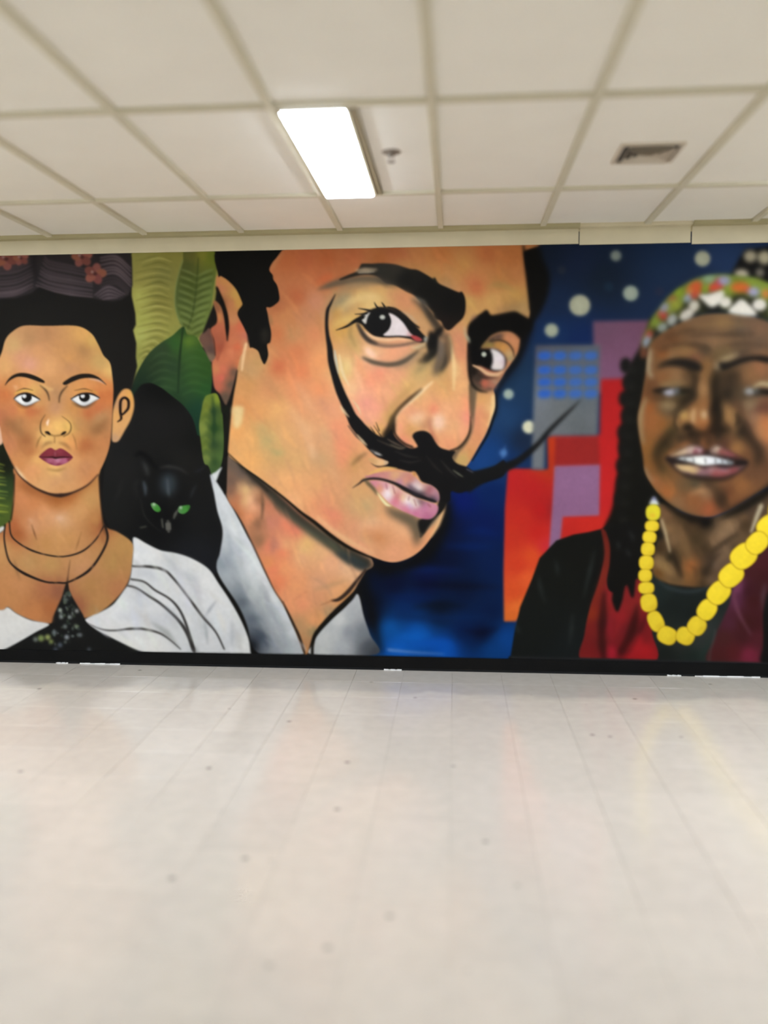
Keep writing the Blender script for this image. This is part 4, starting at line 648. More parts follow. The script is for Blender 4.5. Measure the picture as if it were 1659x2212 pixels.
# jacket, scarf, shirt
poly([(1318, 1130), (1300, 1143), (1272, 1150), (1240, 1155), (1202, 1168), (1166, 1206), (1150, 1250), (1124, 1312), (1111, 1370), (1100, 1440), (1830, 1446), (1830, 1140), (1500, 1180)], S('1200 1250 151613,1250 1200 141411,1180 1350 161816,1230 1400 181b1b,1300 1200 121210,1750 1300 151413'), L=wy + '/jacket', s=1.6, sm=False)
for p in ('370 850,380 950,430 1110', '900 600,850 800,790 1060', '530 700,550 850', '150 1300,190 1400', '690 1200,660 1500'): stroke(PZ(R5, p), [2, 8, 2], '2b2f2d', s=3, a=.8)
poly(PZ(R6, '330 1170,430 1240,500 1290,620 1320,750 1335,870 1325,940 1300,1200 1360,1150 1600,1040 1850,930 2130,345 2130,300 1700'), SZ(R6, '450 1350 1f2523,700 1400 1b1f1d,550 1500 191d1b,800 1600 171a18,650 1900 262825,850 1900 2b2e2c,900 1750 2e3230,750 2050 1d2420,500 2050 1a1d1a,950 2000 20302a,420 1290 1d2422'), L=wy + '/shirt', s=1.8)
stroke(PZ(R6, '400 1260,520 1330,700 1370,860 1350,940 1320'), [3, 6, 6, 6, 3], '333a3e', s=3, a=.8)
poly(PZ(R5, '955 408,1000 430,1035 540,1045 680,1010 900,1060 1000,1180 940,1290 870,1340 900,1340 1080,1400 1210,1440 1400,1450 1665,795 1665,800 1400,850 1150,930 920,985 680,985 560'),
     SZ(R5, '1000 560 5a1e16,1010 680 5c2018,960 850 70241c,900 1050 6a2018,860 1200 7e2a18,850 1350 701f1c,860 1550 701c1c,820 1640 78201e,980 1300 48181a,960 1500 501a18,1030 1050 8e2426,1060 1120 80201f,1200 1020 7a2020,1130 1230 8c2022,1100 1350 701e20,1030 1330 7a1c20,1180 1350 681a1e,1280 1130 7e2220,1260 1350 501a18,1330 1300 6a181a,1330 1400 741a1c,1350 1550 a41c20,1050 1560 941c28,1150 1560 501416,1200 1630 84181c,1300 1640 961a1c,1400 1300 7c1c1e'), L=wy + '/scarf', s=1.8)
for q, w, c in (('985 1000,975 1200,960 1400,985 1650', [8, 16, 14, 10], '2a110f'), ('1300 1120,1270 1280,1220 1430,1130 1580', [6, 18, 18, 8], '2c100e'), ('1390 1220,1340 1330,1300 1420', [4, 10, 4], '3c1214'), ('1060 1180,1040 1330,1060 1480', [4, 9, 4], '8c2028'), ('1150 1150,1120 1300,1080 1420', [6, 16, 6], '861f22'), ('1330 1420,1300 1540,1200 1640', [8, 18, 8], 'a01d22'), ('1030 1500,1060 1580,1040 1650', [5, 14, 6], '9a1e2c'), ('1000 500,1010 700,960 900,880 1150', [6, 9, 10, 8], '7a281c')):
    stroke(PZ(R5, q), w, c, s=4, a=.75)
poly(PZ(R5, '1040 400,1340 380,1345 870,1290 872,1265 1035,1240 1045,1195 930,1170 1010,1155 1085,1108 1190,1060 1085,1062 1000,1030 975,1030 900,1055 850,1045 700,1050 560'), '12110f', L=wy + '/hair', s=2)
for p in ('1220 420,1250 480,1260 520', '1190 590,1215 640,1225 670', '1110 520,1130 600'): stroke(PZ(R5, p), [2, 8, 2], '2a2b2b', s=3, a=.8)
poly(PZ(R6, '1800 700,1568 880,1500 960,1330 1110,1200 1320,1160 1500,1100 1640,1000 1870,940 2130,1500 2130,1530 1900,1545 1500,1800 1300'),
     SZ(R6, '1400 1150 3e1c1e,1500 1050 421c20,1250 1330 60304a,1220 1450 50263a,1400 1450 3a1818,1350 1350 34161a,1150 1700 48222e,1100 1850 42201f,1200 2000 4c1c1e,1350 2030 702436,1050 2050 421c1c,1480 1300 3a1a1c,1500 1200 38181a,1330 1700 381816,1450 1850 4a1e24,1420 1700 3a181a,1280 1850 3c1a1c'), L=wy + '/shawl', s=2)
stroke(PZ(R6, '1205 1330,1220 1480,1280 1640,1390 1830'), [4, 7, 6, 3], '6e4052', s=3.5, a=.75); stroke(PZ(R6, '1545 1280,1520 1420,1520 1560'), [3, 8, 3], '55424a', s=4, a=.8); stroke(PZ(R6, '1300 1230,1260 1300,1230 1380'), [4, 10, 4], '7a4060', s=4, a=.6)
poly(PZ(R6, '1560 1400,1800 1300,1800 2130,1500 2130,1525 1900'), '151413', L=wy + '/jacket', s=3)
stroke(PZ(R6, '1010 1770,1000 1850,960 2000,945 2110'), [3, 4, 3, 4], '4a4c48', s=2, a=.6)
# neck
poly(PZ(R6, '430 430,700 540,1050 560,1568 300,1700 500,1600 640,1350 900,1180 1150,1000 1290,850 1320,700 1315,500 1280,350 1185,350 1000,400 800,420 600'),
     SZ(R6, '470 540 6b4e34,500 700 80603e,560 800 73583c,640 900 5c462c,600 1000 4e3c26,520 1000 1c1811,420 750 15130f,400 900 3a2a1a,800 800 3e301e,750 700 463422,900 620 0e0c0a,760 600 2a2016,650 560 40301f,900 900 3c2e1e,740 1090 a06032,720 1200 80562f,780 1250 6b4a2a,430 1050 806644,520 1120 7a5e3e,460 1080 85683f,600 1220 604a30,400 1150 60401f,1000 820 745a40,1150 680 866a4c,1080 760 80664a,1300 560 5c4630,1350 500 46362a,1100 930 6c5642,1000 1060 645040,950 1000 3a2c20,950 1230 5e4a36,900 1150 34281c,1450 450 4a3a2a,1250 800 5a4630,1200 900 4a3a28,1320 650 40301f,850 1280 3c2e1e'), L=wy, s=2, keep='wneck')
stroke(PZ(R6, '440 600,480 740,530 950'), [6, 8, 4], 'a89472', s=2.5, a=.9); stroke(PZ(R6, '600 600,680 830,740 1040'), [4, 14, 6], '866440', s=6, a=.6); stroke(PZ(R6, '560 940,600 1080,660 1220'), [5, 12, 4], '1d1711', s=4, a=.85)
for p, w, c in (('960 880,1100 770,1280 620', [6, 16, 6], '7c6248'), ('960 960,1100 850,1260 740', [4, 10, 4], '241c14'), ('880 1200,960 1080,1080 960', [5, 12, 5], '2a2118'), ('990 1080,1080 1000,1180 900', [4, 12, 4], '6e5842'), ('360 1040,470 1110,560 1190', [6, 12, 5], '8c7048'), ('700 1080,800 1130,830 1220', [2, 8, 3], '4a341f')): stroke(PZ(R6, p), w, c, s=4, a=.7, clip='wneck')
# face
poly([(1416, 728), (1441, 711), (1468, 697), (1504, 683), (1540, 677), (1585, 678), (1630, 685), (1660, 695), (1700, 730), (1725, 790), (1735, 880), (1725, 980), (1695, 1035), (1659, 1052), (1625, 1073), (1584, 1098), (1555, 1111), (1533, 1117), (1499, 1114), (1462, 1099), (1431, 1076), (1407, 1046), (1393, 1018), (1389, 986), (1382, 945), (1378, 905), (1384, 870), (1391, 830), (1396, 795), (1399, 760), (1406, 740)],
     S('1430 748 5e4028,1500 700 705439,1470 712 6a4c30,1560 695 7e603e,1540 710 6a5038,1450 728 5c3c24,1500 728 56402c,1600 708 5a4a3a,1640 712 6b503c,1540 737 7c5e40,1590 725 54422f,1640 735 5f4a38,1430 762 7c4a26,1480 758 7e5c38,1522 752 483a2a,1500 772 6e4832,1560 768 5e4c30,1600 760 4a3a2c,1420 785 6c4c2e,1450 772 846440,1430 815 7c5230,1460 812 846240,1520 790 74522e,1535 810 70522f,1580 812 382a1c,1620 808 7a5636,1640 790 84583a,1415 830 64432a,1440 828 785632,1470 845 463a26,1500 850 2c2419,1412 850 5a3a22,1440 880 806a4a,1470 895 463a28,1600 850 50402c,1620 872 7c664a,1655 880 5e3c2c,1570 850 231d15,1405 910 8c5630,1400 880 8a5028,1430 915 805228,1447 930 5a4828,1400 960 7e5228,1430 965 584424,1410 1000 7c5028,1430 1012 5c4426,1412 1040 8e5a34,1440 1062 965c30,1480 1050 604a30,1500 1042 4c4230,1460 1085 7e5c3c,1500 1080 7e5230,1532 1098 945030,1522 1062 8c6848,1545 1110 7a4a30,1560 1080 38281c,1580 1070 603a24,1600 1045 805430,1620 1020 5c3e2a,1650 1000 583c28,1640 960 6a4a34,1652 920 b06c40,1657 935 ba7444,1630 900 80604,1620 922 5c4030,1600 930 282016,1640 880 60402e,1520 840 8c6640,1520 872 7c4e2c,1500 890 8a5c34,1522 912 925e34,1530 930 7c4a2a,1480 900 8a6238,1475 922 7a5838,1545 880 281f16,1555 920 3a2c1c,1575 900 7e5a32,1587 915 8c6840,1548 940 2c2219,1490 938 2a1e14,1478 962 8c5a36,1450 978 82552f,1520 960 704628,1502 950 38281a,1560 960 4c3024,1590 967 8c6238,1610 985 604028,1470 945 30261a,1440 962 382c1e,1700 850 6a4a32,1700 950 8a5a38'.replace('80604,', '80604a,')), L=wy, keep='yface', s=1.8)
brushwork('yface', 130, 80, 16, 60, 3, 9, .13, .45, 2.2, 17); brushwork('wneck', 40, 70, 16, 50, 3, 8, .14, .45, 2.2, 18)
def yst(z, p, w, c, s=2.6, a=.88, clip='yface', L=None): stroke(PZ(z, p), w, c, s=s, a=a, clip=clip, L=L)
for p, w, c in (('430 1160,700 1080,1000 1050', [4, 10, 4], '483624'), ('800 1040,1100 1000,1400 1010', [4, 12, 5], '80643f'), ('850 1130,1150 1130,1500 1120', [4, 10, 5], '3e3022'), ('700 1190,1000 1200,1350 1180', [5, 12, 5], '7c5c40'), ('360 1320,560 1260,800 1260,980 1310', [4, 10, 10, 4], '40301f'), ('480 1310,640 1300,800 1330', [4, 10, 4], '86643c'), ('1200 1250,1450 1240,1659 1270', [4, 10, 6], '4c3a2a'), ('1000 1350,1200 1310,1400 1290', [3, 8, 3], '6e5838'), ('1350 960,1550 1040,1659 1100', [5, 10, 6], '74563e')):
    yst(R2, p, w, c, 4, .6)
yst(R4, '250 -20,235 100,230 200,270 310', [12, 16, 14, 8], '8f7c60', 3, .95); yst(R4, '205 560,150 700,135 850,150 1000,180 1110', [6, 13, 14, 10, 5], '8c7452', 3, .95); yst(R4, '190 1380,220 1480,280 1560', [6, 10, 5], '8e7454', 3, .85)
yst(R4, '270 350,230 430,260 560', [8, 18, 8], '5a3820', 5, .6); yst(R4, '200 1100,230 1250,220 1350', [8, 18, 8], '7e5428', 5, .6)
ybr = wy + '/eyebrow#'
poly(PZ(R4, '330 200,380 150,460 105,580 78,720 88,830 130,878 190,845 245,740 225,620 185,500 172,400 182'), '191511', s=4, L=ybr)
poly(PZ(R4, '1070 150,1100 125,1200 120,1350 75,1500 50,1659 60,2000 160,1900 170,1659 135,1500 105,1380 125,1250 175,1180 210,1100 225'), '15120f', s=3.5, L=ybr)
yst(R4, '1085 110,1180 75,1300 30', [5, 12, 5], '9c8866', 4, .85); yst(R4, '1040 130,1055 200,1070 240', [5, 10, 5], 'a8977a', 4, .8)
yst(R4, '700 200,790 300,800 400,740 520,640 640,560 740', [10, 18, 18, 16, 16, 10], '1e1810', 6, .85); yst(R4, '1060 230,1030 350,1030 500,1060 640,1090 780,1040 900', [14, 26, 24, 24, 24, 16], '1a150e', 7, .9)
yst(R4, '1100 260,1200 400,1250 500', [20, 40, 20], '2a2117', 10, .7); yst(R4, '640 250,700 330', [10, 14], '4a3722', 6, .6)
yey = wy + '/eye#'
poly(PZ(R4, '290 470,400 440,520 425,640 440,740 475,640 525,500 535,380 515'), SZ(R4, '330 475 1c1610,450 470 4a443c,650 480 2a2518,560 500 3e3a30,720 480 1e1910'), s=4, L=yey)
blob(*PZ(R4, '485 485')[0], 12, 9, '96929a', s=3.5); blob(*PZ(R4, '572 465')[0], 6, 6, '5e5e64', s=3); yst(R4, '290 470,400 450,500 430', [4, 6, 4], '17120e', 2.5, .9); yst(R4, '610 470,680 465,730 470', [5, 8, 3], '14110c', 3, .9); yst(R4, '370 400,500 385,650 375', [4, 9, 4], '826e4a', 4, .8)
yst(R4, '310 560,420 580,560 590,660 560', [4, 10, 10, 5], '362c1c', 5, .8); blob(*PZ(R4, '470 645')[0], 17, 9, '8a7452', s=6, a=.8); yst(R4, '330 660,420 720,540 720,620 660', [4, 10, 10, 5], '352a1c', 6, .7)
poly(PZ(R4, '1360 490,1420 440,1520 440,1659 460,1900 480,1900 540,1659 520,1480 530'), SZ(R4, '1400 480 4c4840,1550 480 2c2822,1700 490 1a1612'), s=4, L=yey)
blob(*PZ(R4, '1440 478')[0], 10, 8, '8c8884', s=3.5); blob(*PZ(R4, '1530 466')[0], 5, 5, '55544f', s=3); yst(R4, '1480 430,1570 385,1680 395,1800 430', [4, 10, 12, 8], 'a0906e', 3.5, .9); yst(R4, '1560 470,1660 480,1800 490', [6, 9, 6], '15120e', 3, .9)
yst(R4, '1380 580,1450 640,1520 640', [8, 18, 8], '7c664c', 6, .7); yst(R4, '1480 690,1600 690,1700 680', [6, 16, 10], '54342a', 6, .7); yst(R4, '1300 540,1400 550,1500 560', [5, 10, 5], '2a2118', 6, .6)
# nose
yst(R4, '910 250,880 400,885 560,870 720', [12, 17, 22, 34], '8a6038', 6, .7); blob(*PZ(R4, '860 850')[0], 19, 15, '925e34', s=6, a=.85, clip='yface'); blob(*PZ(R4, '650 830')[0], 13, 16, '8a6238', s=5, a=.8, clip='yface'); blob(*PZ(R4, '1210 800')[0], 12, 18, '8c683e', s=5, a=.8, clip='yface'); blob(*PZ(R4, '1620 920')[0], 18, 34, 'b06c40', s=9, a=.7, clip='yface'); blob(*PZ(R4, '300 900')[0], 20, 34, '8e582e', s=9, a=.6, clip='yface')
yst(R4, '880 360,880 440,890 520', [8, 15, 8], '94704a', 5, .8); yst(R4, '780 690,765 770,770 850', [8, 13, 8], 'b48e64', 3.5, .9); blob(*PZ(R4, '900 755')[0], 7, 10, 'bf9c74', s=4); blob(*PZ(R4, '662 760')[0], 9, 9, 'c09858', s=5, a=.9); yst(R4, '590 820,570 870,600 930', [3, 6, 3], '8a6a44', 2.5, .7)
yst(R4, '640 930,700 900,760 920', [8, 18, 8], '15100b', 4, .95); yst(R4, '700 960,840 980,980 950,1100 930,1220 910', [8, 14, 16, 20, 10], '1d160f', 6, .9); yst(R4, '850 900,900 930,950 900', [6, 10, 6], '8e5630', 5, .6)
yst(R4, '1130 620,1190 720,1250 800,1230 870', [8, 20, 20, 8], '8c6840', 6, .85); yst(R4, '1100 850,1180 880,1240 890', [4, 10, 4], '5a3c26', 5, .6); yst(R4, '820 1000,830 1100', [8, 10], '32241a', 4, .8); yst(R4, '880 1040,885 1120', [6, 8], '8a5632', 4, .6); yst(R4, '960 1000,950 1120', [8, 12], '2e2018', 5, .8)
yst(R4, '1050 560,1010 700,1020 840,960 940', [8, 16, 16, 8], '17110c', 5, .65); yst(R4, '600 600,700 560,770 520', [8, 14, 8], '251d12', 5, .8); yst(R4, '1260 560,1320 660,1350 760', [8, 20, 10], '3a261c', 7, .6); yst(R4, '560 760,545 860,590 950', [3, 5, 3], '2a2014', 2.5, .8); yst(R4, '1290 740,1310 830,1270 900', [4, 7, 4], '1c150e', 3, .85)
# smile folds
yst(R4, '580 900,500 990,420 1080,350 1190,340 1300,400 1400', [8, 16, 20, 18, 16, 8], '221b11', 7, .85); yst(R4, '1290 740,1350 860,1430 1000,1520 1120,1560 1230,1520 1350', [6, 18, 22, 22, 20, 10], '251c14', 7, .9)
yst(R4, '1480 780,1560 940,1600 1080', [8, 22, 12], '8c6a48', 8, .6)
# mouth
ylp = wy + '/lips'
poly(PZ(R4, '430 1270,500 1235,620 1170,740 1120,860 1135,920 1175,980 1160,1040 1120,1110 1140,1200 1190,1350 1270,1430 1320,1380 1400,1250 1485,1100 1525,950 1520,850 1515,700 1490,580 1430,490 1350'), '271b18', s=3, L=ylp, keep='ymouth')
poly(PZ(R4, '480 1245,620 1175,740 1125,860 1142,905 1185,880 1225,720 1228,560 1250'), SZ(R4, '540 1220 b89a76,650 1180 c4a888,740 1150 b8a090,790 1200 7c464c,840 1170 a08084,890 1200 6a3c38,720 1210 b89c90'), s=3, L=ylp)
poly(PZ(R4, '965 1200,990 1150,1040 1122,1105 1142,1200 1190,1350 1275,1150 1245,1000 1222'), SZ(R4, '1000 1180 90786a,1050 1150 b09a86,1100 1190 7c4640,1200 1220 84484a,1300 1260 6a3c34'), s=3, L=ylp)
poly(PZ(R4, '540 1350,620 1345,720 1345,820 1370,900 1395,1000 1370,1150 1395,1300 1365,1395 1350,1310 1430,1150 1505,1000 1515,880 1505,720 1475,620 1425'), SZ(R4, '600 1370 c8a878,700 1390 d4b47c,760 1420 cfae76,800 1380 b09070,850 1440 7c5c64,920 1420 805a60,980 1390 94706c,1020 1460 8c4444,1120 1450 8a4442,1120 1390 987078,1250 1420 7c4040,1350 1370 5a4440,700 1470 6a4c54,800 1490 6a4a52'), s=3, L=ylp)
poly(PZ(R4, '545 1285,620 1258,720 1256,820 1246,940 1246,1030 1260,1150 1288,1255 1318,1220 1352,1080 1344,960 1356,860 1356,760 1330,630 1302'), SZ(R4, '560 1280 5c5c5a,620 1285 a8aaa8,720 1290 c8c8c4,830 1300 e6e6de,880 1330 e8e8e2,960 1300 dedede,1060 1310 c8ccd0,1140 1320 a8acb0,1220 1335 6c7072'), s=2.2, L=wy + '/teeth')
for x in (670, 770, 910, 1030, 1110, 1180): stroke(PZ(R4, '%d 1265,%d 1345' % (x, x + 8)), [1.5, 4, 1.5], '5c5a58', s=1.6, a=.7)
yst(R4, '450 1275,500 1300,600 1320,780 1350', [4, 6, 5, 2], '1d1816', 2.5, .85, None); yst(R4, '1270 1335,1340 1335,1420 1320', [4, 7, 3], '191513', 2.5, .9, None); yst(R4, '640 1460,780 1500,920 1520,1100 1520,1250 1480', [3, 8, 10, 8, 4], '231a13', 4, .9)
yst(R4, '920 1500,950 1600,960 1659', [8, 14, 6], '2a1f17', 6, .7)
yst(R6, '740 345,830 300,940 300', [4, 9, 4], 'aa7e56', 4, .8); yst(R6, '640 320,780 400,960 470', [6, 18, 8], '8a5230', 8, .5); yst(R6, '950 180,1040 330,1090 480', [6, 18, 10], '2f2419', 7, .8); yst(R6, '1140 450,1250 330,1360 210', [6, 18, 8], '8a5c34', 7, .6)
yst(R6, '340 230,480 400,640 510,780 560,920 580', [3, 6, 8, 8, 4], '6e573a', 3, .6)
stroke(PZ(R6, '1800 100,1568 300,1420 400,1250 500,1080 580'), [14, 18, 18, 16, 8], '15120d', s=5); stroke(PZ(R6, '380 330,520 470,700 570,880 610'), [5, 9, 10, 8], '0f0d0a', s=4, a=.9)
stroke(PZ(R6, '1500 450,1450 580,1390 740'), [10, 9, 5], 'b0a488', s=2.5, a=.9)
# headband
hb = wy + '/headband'
poly(PZ(R2, '135 1400,145 1210,205 1060,265 930,365 800,475 665,620 550,800 455,960 412,1150 400,1350 430,1500 440,1659 500,2100 700,2100 1000,1659 960,1500 905,1250 872,1000 868,800 900,600 980,450 1062,310 1160,225 1290,205 1390'),
     SZ(R2, '200 1100 6e6a2c,300 980 74842e,450 820 7c8436,580 700 7c8c2c,760 540 7e8a3a,950 480 7c9060,1200 560 80902e,1450 520 7e9034,1600 600 84963a,300 1100 1a1714,500 960 191613,700 860 151311,1000 800 12110f,1300 740 151310,1500 760 141210,1400 860 171412,170 1370 5a3424,700 760 2a2a1a,900 700 1a1812'), L=hb, s=3, keep='band')
for x, y, rx, ry, c, ro in ((790, 580, 85, 105, 'c4522c', 40), (720, 620, 40, 60, 'b87a34', 40), (1030, 555, 110, 50, 'c6402a', -20), (1080, 500, 50, 50, 'b0404a', 0), (1325, 560, 110, 62, 'c8622a', 0), (1420, 590, 40, 40, 'b84830', 0), (410, 900, 48, 55, 'a4332c', 0), (370, 870, 40, 30, 'a85044', 0), (235, 1130, 40, 55, '9c3a32', 30), (520, 700, 60, 50, '8c5c38', -30), (550, 770, 70, 60, '8a8e34', 0), (1640, 640, 50, 50, 'c8703a', 0), (700, 690, 62, 52, '8c96a4', -30), (1140, 480, 75, 58, '9294b4', 0), (1490, 615, 72, 58, '9896b8', 0), (415, 800, 52, 62, '8886a0', 30), (205, 1210, 48, 75, '848c9e', 20), (950, 450, 60, 40, '86a080', 0), (170, 1350, 40, 50, '603a28', 0), (780, 660, 40, 40, 'a84034', 0), (600, 620, 60, 60, '7c9028', 0), (910, 580, 40, 60, '7e9a28', 20), (1800, 640, 60, 50, 'c04830', 0)):
    blob(*PZ(R2, '%f %f' % (x, y))[0], rx * .18, ry * .18, c, rot=ro, s=4, a=.95, clip='band', L=None)
for x, y, rx, ry, c, ro in ((510, 950, 60, 78, '94958e', 30), (395, 1040, 66, 52, '80867f', -30), (690, 885, 105, 62, 'bab2a4', -35), (775, 785, 66, 75, 'bab2a2', 30), (1150, 740, 80, 72, 'd2ccbe', 0), (1560, 770, 90, 76, 'd2ccbf', 0), (1760, 850, 70, 60, 'c0b8aa', 0)):
    blob(*PZ(R2, '%f %f' % (x, y))[0], rx * .175, ry * .175, c, rot=ro, s=3.5, L=wy + '/headband_shell#')
for p in ('830 655,960 640,1120 600,1130 680,1060 770,980 800,900 740', '1180 850,1260 760,1340 700,1430 760,1530 880,1450 905,1300 890'): poly(PZ(R2, p), 'd8d2c5', s=3.5, L=wy + '/headband_shell#')
# beads
bd = wy + '/bead#'
poly(PZ(R6, '360 355,395 400,410 450,315 450,325 400'), SZ(R6, '360 370 8a8ca8,360 420 c4c8ce,360 445 c8c890'), s=2, L=bd)
for x, y, rx, ry, ro in ((1700, 520, 130, 130, 0), (1580, 680, 135, 120, -40), (350, 530, 78, 85, 0), (338, 672, 76, 60, 0), (312, 790, 75, 66, 8), (295, 918, 74, 74, 5), (278, 1062, 79, 80, 0), (266, 1198, 74, 70, 0), (278, 1330, 86, 66, 0), (305, 1487, 90, 100, -8), (380, 1685, 82, 118, -25), (500, 1835, 108, 96, 25), (692, 1840, 102, 94, 25), (815, 1733, 100, 102, 35), (922, 1562, 100, 118, 35), (1048, 1380, 112, 138, 42), (1180, 1195, 118, 142, 48), (1312, 992, 128, 150, 50), (1455, 852, 108, 132, 45)):
    cx, cy = PZ(R6, '%f %f' % (x, y))[0]; k = .2034; t = np.linspace(0, 2 * math.pi, 32, endpoint=False); r = math.radians(ro)
    ex = np.sign(np.cos(t)) * np.abs(np.cos(t))**.8 * rx * k; ey = np.sign(np.sin(t)) * np.abs(np.sin(t))**.8 * ry * k
    pts = [(cx + a * math.cos(r) - b * math.sin(r), cy + a * math.sin(r) + b * math.cos(r)) for a, b in zip(ex, ey)]
    poly(pts, 'b8941f' if y > 600 or x > 1000 else 'b5a52a', s=1.6, sm=False, L=bd)
    poly([(cx + (a - cx) * .93, cy + (b - cy) * .93) for a, b in pts], [(cx - 4, cy - 6, 'eed233'), (cx + 8, cy + 9, 'e6ca2e'), (cx, cy, 'ecd030')] if x > 900 else [(cx, cy, 'e4c832'), (cx + 8, cy + 8, 'd9ba2c')] if y > 600 else [(cx, cy, 'd6c82e')], s=1.8, sm=False)
blob(*PZ(R6, '345 560')[0], 7, 4, 'd8a830', s=2, a=.8)
# lower edge of the field: the painter's black margin with a thin grey brush line
poly([(1100, 1418), (1700, 1434), (1830, 1437), (1830, 1450), (1090, 1450)], '161616', s=1.2, sm=False); stroke([(1105, 1420), (1350, 1426), (1660, 1434)], 4, '2a2b2c', s=1.5, a=.8)
poly([(-170, 1400), (-60, 1406), (200, 1408), (540, 1412), (830, 1417), (1110, 1424), (1110, 1450), (-170, 1450)], '161615', s=1.2, sm=False)
# upper right of the field: lens defocus blur baked into the paint colours
sx = np.clip((np.arange(MW) + MX0 - 1040) / 130, 0, 1)[None, :]; sy = np.clip((1180 - np.arange(MH) - MY0) / 230, 0, 1)[:, None]
wt = (sx * sy * .9)[..., None]; IMG[:] = IMG * (1 - wt) + blur(IMG, 2.7) * wt
# fine brush grain
g = np.random.default_rng(3); n1 = blur(g.normal(size=(MH, MW)), 2.2); n2 = blur(g.normal(size=(MH, MW)), 9)
lum = IMG.mean(-1, keepdims=True); IMG *= 1 + (.10 * n1 + .35 * n2)[..., None] * np.clip(lum * 2, 0, 1) * .6
# ---------------------------------------------------------------- image pixels to the wall
def on_wall(px, py, y=0.0):
    d = fw + rt * ((px - 829.5) / F) + up * (-(py - 1106) / F)
    return CAM + d * ((y - CAM.y) / d.y)

# ---------------------------------------------------------------- mural: thin paint film, every painted figure a part of it
m_paint = bpy.data.materials.new('mural_paint'); m_paint.use_nodes = True
def paint_nodes():
    t = m_paint.node_tree; b = t.nodes['Principled BSDF']
    at = t.nodes.new('ShaderNodeAttribute'); at.attribute_name = 'paint'
    t.links.new(at.outputs['Color'], b.inputs['Base Color']); b.inputs['Roughness'].default_value = .62; b.inputs['Specular IOR Level'].default_value = .06
    geo = t.nodes.new('ShaderNodeNewGeometry'); n = t.nodes.new('ShaderNodeTexNoise'); n.inputs['Scale'].default_value = 140; t.links.new(geo.outputs['Position'], n.inputs['Vector'])
    bp = t.nodes.new('ShaderNodeBump'); bp.inputs['Strength'].default_value = .15; bp.inputs['Distance'].default_value = .001; t.links.new(n.outputs['Fac'], bp.inputs['Height']); t.links.new(bp.outputs[0], b.inputs['Normal'])
paint_nodes()
PAINT_GAIN = 0.92            # paint reflectance per unit of the image colours
def build_mural():
    q = 2; nx, ny = MW // q, MH // q
    soft = blur(IMG, .7)
    gx, gy = np.arange(nx) * q, np.arange(ny) * q
    col = soft[gy][:, gx]; col = np.clip(col, 0, 1)
    colr = np.where(col <= .04045, col / 12.92, ((col + .055) / 1.055) ** 2.4) * PAINT_GAIN
    colr = np.clip(colr - .0012, .0015, .88)
    X, Y = np.meshgrid(gx + MX0, gy + MY0)
    fwv, rtv, upv, cv = (np.array(v) for v in (fw, rt, up, CAM))
    d = fwv + rtv * ((X - 829.5) / F)[..., None] + upv * (-(Y - 1106) / F)[..., None]
    yp = -.004
    P = cv + d * ((yp - cv[1]) / d[..., 1])[..., None]
    P[..., 2] = np.clip(P[..., 2], .004, CEIL - .002)
    lab = LAB[gy[:-1] + 1][:, gx[:-1] + 1]
    root = tag(empty('mural', (0, yp, 0)), 'long painted mural of three portraits covering the back wall from baseboard to ceiling', 'mural')
    idx = np.arange(nx * ny).reshape(ny, nx)
    quads = np.stack([idx[:-1, :-1], idx[1:, :-1], idx[1:, 1:], idx[:-1, 1:]], -1)
    Pf, Cf = P.reshape(-1, 3), colr.reshape(-1, 3)
    made = {}
    def part(name, parent, li):
        q4 = quads[lab == li]
        if len(q4) < 6: return None
        if li == 0 or PARTS[li] in ('night_sky',): pass
        u, inv = np.unique(q4, return_inverse=True); inv = inv.reshape(q4.shape)
        me = bpy.data.meshes.new(name); me.vertices.add(len(u)); me.vertices.foreach_set('co', (Pf[u] - (0, yp, 0)).ravel())
        me.loops.add(q4.size); me.loops.foreach_set('vertex_index', inv.ravel().astype(np.int32))
        me.polygons.add(len(q4)); me.polygons.foreach_set('loop_start', np.arange(0, q4.size, 4, dtype=np.int32))
        me.update(calc_edges=True); me.validate()
        a = me.color_attributes.new('paint', 'FLOAT_COLOR', 'POINT')
        a.data.foreach_set('color', np.hstack([Cf[u], np.ones((len(u), 1))]).astype(np.float32).ravel())
        me.materials.append(m_paint)
        o = bpy.data.objects.new(name, me); C.objects.link(o); o.parent = parent
        return o
    for li, n in enumerate(PARTS):
        if '/' not in n:
            o = part(n.split('.')[0].split('@')[0], root, li)
            if o: made.setdefault(n, o)
    for li, n in enumerate(PARTS):
        if '/' in n:
            a, b = n.split('/'); b = b.split('@')[0]; part(b, made.get(a, root), li)
    for n, l in (('painted_woman', 'painted woman in a white blouse with dark necklace'), ('painted_man', 'painted man with a long black curled moustache'), ('painted_woman.001', 'painted laughing woman with yellow beads and patterned headband'), ('painted_cat', 'painted black cat with green eyes'), ('night_sky', 'painted dark blue night sky')):
        if n in made: made[n]['label'] = l
build_mural()

